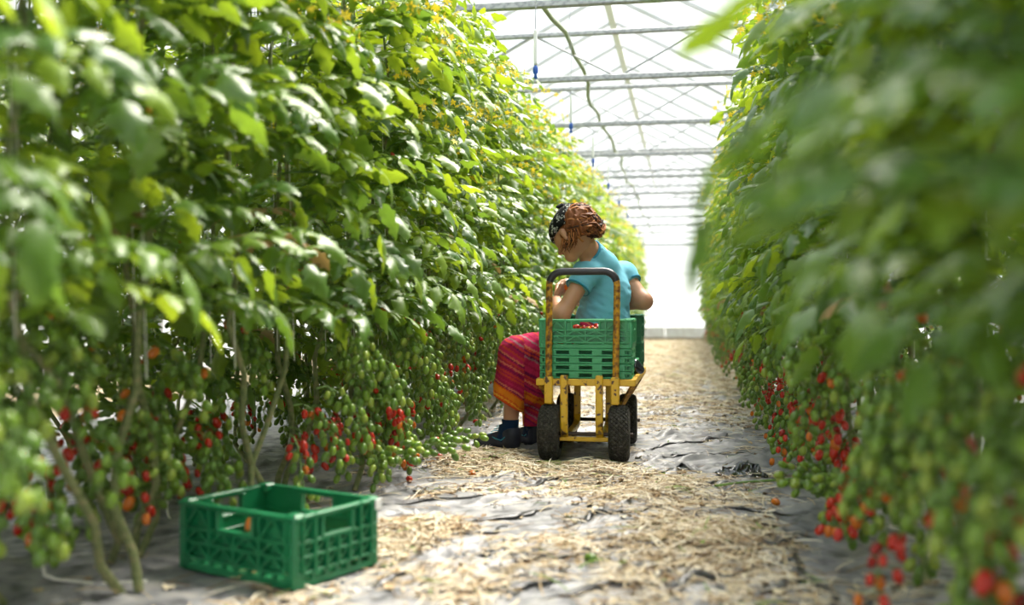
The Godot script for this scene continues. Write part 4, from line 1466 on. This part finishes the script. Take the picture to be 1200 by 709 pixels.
func stripe(s: float) -> Color:
	# woven stripes of the trousers: s in metres from the hem upwards
	var k := int(floor(s / 0.0075))
	var h := fposmod(sin(k * 12.9898) * 43758.5453, 1.0)
	var base := Color(0.33, 0.012, 0.055)
	if h < 0.22: base = Color(0.46, 0.020, 0.085)
	elif h < 0.36: base = Color(0.17, 0.010, 0.060)
	elif h < 0.48: base = Color(0.50, 0.050, 0.030)
	elif h < 0.56: base = Color(0.62, 0.16, 0.10)
	elif h < 0.62: base = Color(0.30, 0.14, 0.16)
	if s < 0.060 or (s > 0.325 and s < 0.36):
		base = Color(0.66, 0.19, 0.015)
		if h < 0.3: base = Color(0.56, 0.065, 0.012)
		elif h > 0.8: base = Color(0.72, 0.34, 0.03)
	return base

func build_person() -> void:
	var root := thing("person", "person in a turquoise T-shirt and striped trousers, sitting on the trolley and picking", "person", Vector3.ZERO)
	var right := cam_basis.x
	var fwd := -cam_basis.z
	# joints
	var pelvis := px(702, 405, 4.80)
	var waist := px(706, 378, 4.82)
	var chest := px(709, 335, 4.82)
	var neck0 := px(700, 303, 4.76)
	var neck1 := px(684, 288, 4.69)
	var head := px(671, 270, 4.65)
	var lsh := px(688, 319, 4.70)
	var lel := px(657, 371, 4.60)
	var lwr := px(652, 351, 4.80)
	var rsh := px(731, 322, 4.93)
	var rel := px(755, 353, 4.84)
	var rwr := px(700, 362, 5.06)
	var lhip := px(690, 404, 4.76)
	var lkn := px(605, 414, 4.62)
	var lan := px(598, 500, 4.63)
	var rhip := px(708, 404, 4.88)
	var rkn := px(632, 418, 4.82)
	var ran := px(626, 508, 4.76)
	# which way the head looks: down, away and to the vine row
	var face := (-right * 0.62 + fwd * 0.66 - Vector3.UP * 0.50).normalized()
	var hup := (Vector3.UP + face * 0.45 - face * face.dot(Vector3.UP + face * 0.45)).normalized()
	var hside := face.cross(hup).normalized()
	# --- skin: one continuous body
	var body := [
		[pelvis, waist, 0.105, 0.100], [waist, chest, 0.100, 0.105], [chest, neck0, 0.085, 0.060], [lsh, rsh, 0.055, 0.055],
		[neck0, neck1, 0.054, 0.050], [neck1, head - face * 0.02 - hup * 0.02, 0.050, 0.055],
		[lsh, lel, 0.045, 0.036], [lel, lwr, 0.037, 0.024],
		[rsh, rel, 0.045, 0.036], [rel, rwr, 0.037, 0.024],
		[lhip, lkn, 0.075, 0.055], [lkn, lan, 0.052, 0.034], [rhip, rkn, 0.075, 0.055], [rkn, ran, 0.052, 0.034],
	]
	var sk := MB.new()
	var f := Field.new()
	f.setup(body, 0.010)
	f.add(body, 0.035)
	f.emit(sk)
	# head: cranium, brow, cheeks, jaw, nose, ears on a finer grid
	var chin := head + face * 0.062 - hup * 0.100
	var hd := [
		[head + hup * 0.012 - face * 0.020, head + hup * 0.012 + face * 0.020, 0.082, 0.078],
		[head + face * 0.040 - hup * 0.030, chin, 0.056, 0.026],
		[head + face * 0.020 - hup * 0.060 - hside * 0.040, chin - hside * 0.006, 0.024, 0.020],
		[head + face * 0.020 - hup * 0.060 + hside * 0.040, chin + hside * 0.006, 0.024, 0.020],
		[head + face * 0.062 - hup * 0.030 - hside * 0.034, head + face * 0.062 - hup * 0.030 + hside * 0.034, 0.026, 0.026],
		[neck1, head - hup * 0.04 - face * 0.015, 0.050, 0.056],
	]
	var hd2 := [
		[head + face * 0.098 - hup * 0.012, head + face * 0.118 - hup * 0.052, 0.008, 0.013],
		[head + face * 0.092 + hup * 0.006 - hside * 0.034, head + face * 0.096 + hup * 0.006 + hside * 0.034, 0.011, 0.011],
		[head - face * 0.002 - hup * 0.012 - hside * 0.082, head - face * 0.008 - hup * 0.052 - hside * 0.076, 0.014, 0.009],
		[head - face * 0.002 - hup * 0.012 + hside * 0.082, head - face * 0.008 - hup * 0.052 + hside * 0.076, 0.014, 0.009],
	]
	var hf := Field.new()
	hf.setup(hd + hd2, 0.004, 0.02)
	hf.add(hd, 0.03)
	hf.add(hd2, 0.010)
	hf.emit(sk)
	# hands, each on a fine grid
	var aim := px(655, 336, 4.90)
	for hnd in [[lwr, (aim - lwr).normalized(), 1.0], [rwr, (px(672, 345, 5.0) - rwr).normalized(), -1.0]]:
		var dir: Vector3 = hnd[1]
		var palm := (Vector3(0, 0.25, 0) + (right if hnd[2] > 0 else -right) * 0.4 + fwd * 0.3)
		palm = (palm - dir * palm.dot(dir)).normalized()
		var th := palm.cross(dir).normalized()
		if th.y < 0: th = -th
		var pr := hand_prims(hnd[0], dir, palm, th, 0.55)
		var fd := Field.new()
		fd.setup(pr, 0.003, 0.012)
		fd.add(pr, 0.006)
		fd.emit(sk)
	part("body", sk.mesh(M.skin), root)
	# eyes and mouth
	for sg in [-1.0, 1.0]:
		var ey := MB.new()
		ey.lathe(Transform3D(Basis(), head + face * 0.086 - hup * 0.012 + hside * 0.031 * sg), [Vector2(0, -0.011), Vector2(0.008, -0.008), Vector2(0.011, 0), Vector2(0.008, 0.008), Vector2(0, 0.011)], 12)
		part("eye", ey.mesh(M.eye), root)
	var lp := MB.new()
	var mo := head + face * 0.098 - hup * 0.074
	lp.tube([mo - hside * 0.022 - face * 0.008, mo, mo + hside * 0.022 - face * 0.008], [0.004, 0.007, 0.004], 8)
	part("mouth", lp.mesh(M.lip), root)
	# --- T-shirt
	var tee := [
		[px(701, 412, 4.80), waist, 0.130, 0.126], [waist, px(710, 342, 4.82), 0.128, 0.116], [px(710, 342, 4.82), px(704, 314, 4.78), 0.112, 0.074],
		[lsh, rsh, 0.068, 0.066], [px(706, 312, 4.79), neck0 + (neck1 - neck0) * 0.30, 0.078, 0.064],
	]
	var sleeves := [[lsh, lsh.lerp(lel, 0.55), 0.060, 0.060], [rsh, rsh.lerp(rel, 0.55), 0.060, 0.056]]
	var tf := Field.new()
	tf.setup(tee + sleeves, 0.0075)
	tf.add(tee, 0.030)
	var wr := FastNoiseLite.new()
	wr.seed = 4; wr.frequency = 1.0
	var ldir := (lel - lsh).normalized()
	var rdir := (rel - rsh).normalized()
	var lcut := lsh.lerp(lel, 0.36)
	var rcut := rsh.lerp(rel, 0.34)
	var nk := neck0.lerp(neck1, 0.62)
	var nd := (neck1 - neck0).normalized()
	var hemn := (pelvis - waist).normalized()
	for q in sleeves:
		# each sleeve is open where it ends
		var sv := Field.new()
		sv.setup(tee + sleeves, 0.0075)
		sv.add([q], 0.001)
		var c0: Vector3 = lcut if q == sleeves[0] else rcut
		var cd: Vector3 = ldir if q == sleeves[0] else rdir
		sv.cut(func(p: Vector3, dd: float) -> float: return maxf(dd, (p - c0).dot(cd)))
		for i in tf.d.size():
			var h := maxf(0.025 - absf(tf.d[i] - sv.d[i]), 0.0)
			tf.d[i] = minf(tf.d[i], sv.d[i]) - h * h * 10.0
	tf.cut(func(p: Vector3, dd: float) -> float:
		# folds slant from the shoulder to the far hip
		var q := p - waist
		var fold := wr.get_noise_3d(p.x * 6.0, p.y * 20.0 + p.x * 13.0, p.z * 8.0)
		var o := dd + 0.016 * (absf(fold) - 0.22) * clampf((chest.y + 0.06 - p.y) / 0.08, 0.15, 1.0)
		var al := (p - neck0).dot(nd)
		o = maxf(o, 0.053 - (p - neck0 - nd * al).length() if al > 0.0 else -1.0)
		if al > 0.0 and (p - neck0 - nd * al).length() < 0.075: o = maxf(o, (p - nk).dot(nd))
		return maxf(o, (q - hemn * 0.17).dot(hemn)))
	var tm := MB.new()
	tf.emit(tm)
	var shirt := part("t_shirt", tm.mesh(M.shirt), root)
	shirt.set_meta("label", "turquoise short sleeved T-shirt")
	# darker binding round the neck and the sleeve ends
	for c in [[nk - nd * 0.004, nd, 0.0590], [lcut, ldir, 0.0585], [rcut, rdir, 0.0565]]:
		var e1: Vector3 = (c[1] as Vector3).cross(Vector3.UP).normalized()
		var e2: Vector3 = (c[1] as Vector3).cross(e1).normalized()
		var pp := []
		for k in 25:
			var a := TAU * k / 24
			pp.append(c[0] + (e1 * cos(a) + e2 * sin(a)) * c[2] - c[1] * 0.002)
		var bm := MB.new()
		bm.tube(pp, [0.0055], 6, false)
		part("binding", bm.mesh(M.shirt_trim), shirt)
	# --- trousers: wide striped legs gathered below the knee
	var hemL := px(595, 474, 4.63)
	var hemR := px(621, 498, 4.77)
	var tr := [
		[pelvis, lhip, 0.135, 0.120], [pelvis, rhip, 0.135, 0.120], [lhip, lkn, 0.118, 0.078], [lkn, hemL, 0.076, 0.082], [rhip, rkn, 0.118, 0.078], [rkn, hemR, 0.074, 0.070],
		[px(640, 412, 4.66), px(600, 450, 4.66), 0.08, 0.075], [px(625, 440, 4.67), px(618, 462, 4.68), 0.075, 0.06],
	]
	var lf := Field.new()
	lf.setup(tr, 0.006)
	lf.add(tr, 0.03)
	var lnorm := (px(100, 170, 4.6) - px(153, 85, 4.6)).normalized()     # across the stripes, towards the foot
	var hem_at := px(595, 473, 4.63)
	lf.cut(func(p: Vector3, dd: float) -> float:
		var s := (p - hem_at).dot(lnorm)
		var fold := wr.get_noise_3d(p.x * 14.0, p.y * 9.0, p.z * 14.0)
		var o := dd + 0.010 * fold
		var onleft := (p - hemR).dot(-right) > 0.035
		if onleft: o = maxf(o, s)
		else: o = maxf(o, (p - hemR).dot(Vector3.DOWN))
		return o)
	var lm := MB.new()
	lf.emit(lm, func(p: Vector3, _n: Vector3) -> Color:
		var s := -(p - hem_at).dot(lnorm) + 0.012 * wr.get_noise_3d(p.x * 4.0, p.y * 4.0, p.z * 4.0)
		return stripe(s if (p - hemR).dot(-right) > 0.03 else s + 0.26))
	part("trousers", lm.mesh(M.cloth), root).set_meta("label", "magenta and orange striped trousers")
	# --- socks and shoes
	for q in [[lan, px(600, 520, 4.60), px(562, 523, 4.78)], [ran, px(627, 522, 4.76), px(604, 520, 4.90)]]:
		var an: Vector3 = q[0]
		var heel: Vector3 = q[1]
		heel.y = 0.045
		var toe: Vector3 = q[2]
		toe.y = 0.036
		var sm := MB.new()
		sm.tube([an + Vector3(0, 0.035, 0), an, heel.lerp(toe, 0.12) + Vector3(0, 0.06, 0), heel.lerp(toe, 0.2) + Vector3(0, 0.01, 0)], [0.042, 0.041, 0.046, 0.045], 16)
		part("sock", sm.mesh(M.sock), root)
		var ax := (toe - heel).normalized()
		var sd := ax.cross(Vector3.UP)
		var sp := [[heel, heel.lerp(toe, 0.5) + sd * 0.008, 0.040, 0.040], [heel.lerp(toe, 0.5) - sd * 0.008, toe, 0.038, 0.030], [heel + Vector3(0, 0.042, 0) - ax * 0.005, heel + ax * 0.05 + Vector3(0, 0.050, 0), 0.042, 0.040], [heel.lerp(toe, 0.30) + Vector3(0, 0.040, 0), heel.lerp(toe, 0.62), 0.038, 0.036]]
		var sf := Field.new()
		sf.setup(sp, 0.005)
		sf.add(sp, 0.02)
		sf.cut(func(p: Vector3, dd: float) -> float: return maxf(dd, maxf(0.014 - p.y, (p - heel - Vector3(0, 0.065, 0)).dot((Vector3.UP + ax * 0.25).normalized()))))
		var shm := MB.new()
		sf.emit(shm)
		var shoe := part("shoe", shm.mesh(M.shoe), root)
		var so := MB.new()
		var rows_a := []
		for k in 11:
			var t := k / 10.0
			var wd := 0.040 * pow(sin(PI * clampf(0.10 + t * 0.82, 0, 1)), 0.35)
			rows_a.append([heel.lerp(toe, t * 1.22 - 0.16), wd])
		for k in 10:
			var a: Vector3 = rows_a[k][0]
			var b: Vector3 = rows_a[k + 1][0]
			a.y = 0.010; b.y = 0.010
			so.bar(a - ax * 0.002, b + ax * 0.002, Vector3.UP, (rows_a[k][1] + rows_a[k + 1][1]), 0.018, 0.003)
		part("sole", so.mesh(M.sole), shoe)
		var pi := MB.new()
		pi.tube([heel - sd * 0.036 - ax * 0.02 + Vector3(0, 0.045, 0), heel - sd * 0.0415 + ax * 0.03 + Vector3(0, 0.012, 0), heel - sd * 0.044 + ax * 0.07 + Vector3(0, 0.018, 0), heel - sd * 0.034 + ax * 0.12 + Vector3(0, 0.030, 0)], [0.0028], 6)
		part("piping", pi.mesh(M.piping), shoe)
		var la := MB.new()
		for k in 4:
			var lc := heel.lerp(toe, 0.34 + k * 0.085) + Vector3(0, 0.073 - k * 0.013, 0)
			la.tube([lc - sd * 0.024, lc + Vector3(0, 0.004, 0), lc + sd * 0.024], [0.0028], 5)
		part("laces", la.mesh(M.piping), shoe)
	# --- hair: a cap of hair, a loose knot behind, and strands
	var hr := [[head + hup * 0.020 - face * 0.040, head + hup * 0.006 - face * 0.010, 0.086, 0.088], [head - face * 0.055 - hup * 0.030, head - face * 0.02 - hup * 0.06, 0.060, 0.062]]
	var bun := px(697, 268, 4.66)
	var hr2 := [[bun, bun + (head - bun) * 0.25 + Vector3(0, 0.02, 0), 0.036, 0.048], [px(690, 256, 4.66), px(680, 252, 4.66), 0.04, 0.045]]
	var hfld := Field.new()
	hfld.setup(hr + hr2, 0.0045, 0.02)
	hfld.add(hr, 0.02)
	hfld.add(hr2, 0.015)
	hfld.cut(func(p: Vector3, dd: float) -> float:
		var lockn := wr.get_noise_3d(p.x * 34.0, p.y * 14.0 + p.x * 26.0, p.z * 34.0)
		# hair stops before the face and above the nape
		var q := p - head
		return maxf(dd + 0.014 * lockn, maxf(q.dot(face) - 0.022 - maxf(q.dot(hup), 0.0) * 0.2, -(q.dot(hup) + 0.082 + q.dot(face) * 0.2))))
	var hm := MB.new()
	hfld.emit(hm)
	var hair := part("hair", hm.mesh(M.hair[1]), root)
	var rng := RandomNumberGenerator.new()
	rng.seed = 3
	for shade in 3:
		var sm := MB.new()
		for k in 110:
			# locks drawn from the crown and the sides back into the knot
			var side: float = rng.randf_range(-1.0, 1.0)
			var start := head + hup * rng.randf_range(-0.055, 0.095) + hside * side * 0.085 + face * rng.randf_range(-0.090, -0.012)
			var dir0 := (start - head).normalized()
			start = head - face * 0.012 + hup * 0.010 + dir0 * rng.randf_range(0.088, 0.098)
			var end := bun + Vector3(rng.randf_range(-0.045, 0.035), rng.randf_range(-0.045, 0.045), rng.randf_range(-0.035, 0.035))
			var mid := start.lerp(end, 0.5)
			mid = head - face * 0.02 + hup * 0.012 + (mid - head + face * 0.02).normalized() * rng.randf_range(0.094, 0.118)
			sm.tube([start, start.lerp(mid, 0.55) + (mid - head).normalized() * 0.010, mid, mid.lerp(end, 0.6) + Vector3(0, rng.randf_range(-0.008, 0.012), 0), end], [0.0015, 0.0042, 0.0050, 0.0045, 0.002], 5)
		for k in 22:
			# loops of the knot
			var a := rng.randf() * TAU
			var c0 := bun + Vector3(0, 0.004, 0)
			var e1 := Vector3(rng.randf_range(-1, 1), rng.randf_range(-1, 1), rng.randf_range(-1, 1)).normalized()
			var e2 := e1.cross(Vector3(rng.randf(), 1, rng.randf())).normalized()
			var pl := []
			for j in 7: pl.append(c0 + (e1 * cos(a + j * 0.55) + e2 * sin(a + j * 0.55)) * (0.036 + 0.018 * rng.randf()))
			sm.tube(pl, [0.0015, 0.004, 0.0045, 0.0045, 0.004, 0.003, 0.001], 5)
		for k in 20:
			# loose ends at the nape and beside the cheek
			var s0 := head - face * rng.randf_range(-0.02, 0.07) - hup * rng.randf_range(0.02, 0.06) + hside * -0.07 * (1.0 if hside.dot(fwd) > 0 else -1.0) + right * rng.randf_range(-0.01, 0.02)
			sm.tube([s0, s0 + Vector3(0, -0.03, 0) + right * rng.randf_range(-0.008, 0.012), s0 + Vector3(0, -0.06, 0) + right * rng.randf_range(-0.02, 0.02)], [0.003, 0.0025, 0.0008], 5)
		part("locks", sm.mesh(M.hair[shade]), hair)
	# --- headscarf: a band over the brow and crown, black with a pale print
	var bd := [[head + hup * 0.016 - face * 0.018, head + hup * 0.010 + face * 0.022, 0.104, 0.096]]
	var bf := Field.new()
	bf.setup(bd, 0.004, 0.02)
	bf.add(bd, 0.01)
	var bn := (face * 0.85 + hup * 0.42).normalized()
	bf.cut(func(p: Vector3, dd: float) -> float:
		var q := p - head
		var pleat := wr.get_noise_3d(q.dot(bn) * 60.0, q.dot(hside) * 10.0, q.dot(hup) * 10.0)
		return maxf(dd + 0.006 * pleat, maxf(-0.032 - q.dot(bn), -(q.dot(hup) - 0.004 + q.dot(face) * 0.10))))
	var pn := FastNoiseLite.new()
	pn.seed = 9; pn.frequency = 1.0; pn.noise_type = FastNoiseLite.TYPE_CELLULAR
	var bm2 := MB.new()
	bf.emit(bm2, func(p: Vector3, _n: Vector3) -> Color:
		var s := pn.get_noise_3d(p.x * 95.0, p.y * 95.0, p.z * 95.0)
		var s2 := wr.get_noise_3d(p.x * 24.0, p.y * 24.0, p.z * 24.0)
		return Color(0.50, 0.50, 0.47) if s2 > 0.0 and s < -0.55 else Color(0.012, 0.012, 0.014))
	var scarf := part("headscarf", bm2.mesh(M.cloth), root)
	scarf.set_meta("label", "black headscarf with a pale print")
	var kn := MB.new()
	kn.col = Color(0.014, 0.014, 0.016)
	var kc := head + hup * 0.108 - face * 0.012
	for k in 4:
		var a := k * 1.6 + 0.4
		var o := right * cos(a) * 0.055 + fwd * sin(a) * 0.03 + Vector3(0, 0.012, 0)
		kn.tube([kc, kc + o * 0.5 + Vector3(0, 0.012, 0), kc + o], [0.012, 0.016, 0.004], 8)
	part("knot", kn.mesh(M.cloth), scarf)
	# the tomato held at the fingertips
	solo("held_tomato", fruit["turning"], "orange tomato held at the picker's fingertips", "tomato", Transform3D(Basis(Vector3.RIGHT, 0.6), px(664, 333, 4.86)))

# ------------------------------------------------------------------ scene
func _ready() -> void:
	cam_basis = Basis(Vector3.UP, YAW) * Basis(Vector3.RIGHT, PITCH)
	var cam := Camera3D.new()
	cam.name = "camera"
	cam.transform = Transform3D(cam_basis, Vector3(0, EYE_H, 0))
	var at := CameraAttributesPhysical.new()
	at.frustum_focal_length = 34.5
	at.exposure_aperture = 1.45
	at.frustum_focus_distance = 4.55
	cam.attributes = at
	cam.fov = rad_to_deg(2.0 * atan(354.5 / FPX))
	cam.near = 0.05
	cam.far = 200.0
	add_child(cam)
	cam.current = true
	var we := WorldEnvironment.new()
	we.name = "environment"
	var env := Environment.new()
	env.background_mode = Environment.BG_SKY
	var sky := Sky.new()
	var sm := ProceduralSkyMaterial.new()
	sm.sky_top_color = Color(0.90, 0.95, 1.0)
	sm.sky_horizon_color = Color(1.0, 1.0, 1.0)
	sm.ground_horizon_color = Color(0.86, 0.87, 0.86)
	sm.ground_bottom_color = Color(0.45, 0.46, 0.42)
	sm.sun_angle_max = 0.5
	sky.sky_material = sm
	env.sky = sky
	env.background_energy_multiplier = 1.0
	env.tonemap_mode = Environment.TONE_MAPPER_LINEAR
	env.tonemap_exposure = 2.3
	env.sdfgi_enabled = true
	env.ssao_enabled = true
	env.ssil_enabled = true
	we.environment = env
	add_child(we)
	var sun := DirectionalLight3D.new()
	sun.name = "sun"
	sun.light_color = Color(1.0, 0.97, 0.92)
	sun.light_energy = 3.2
	sun.light_angular_distance = 36.0
	sun.shadow_enabled = true
	sun.sky_mode = DirectionalLight3D.SKY_MODE_LIGHT_ONLY
	add_child(sun)
	sun.look_at_from_position(Vector3(1.05, 4.0, -2.3), Vector3.ZERO)   # high, from beyond the picker and a little to the side
	materials()
	build_floor()
	build_shell()
	prepare_vines()
	build_vines()
	build_trolley()
	build_front_crate()
	build_person()
	build_ground_things()
	build_litter()
	print("ready ", Time.get_ticks_msec(), " nodes ", find_children("*", "", true, false).size())
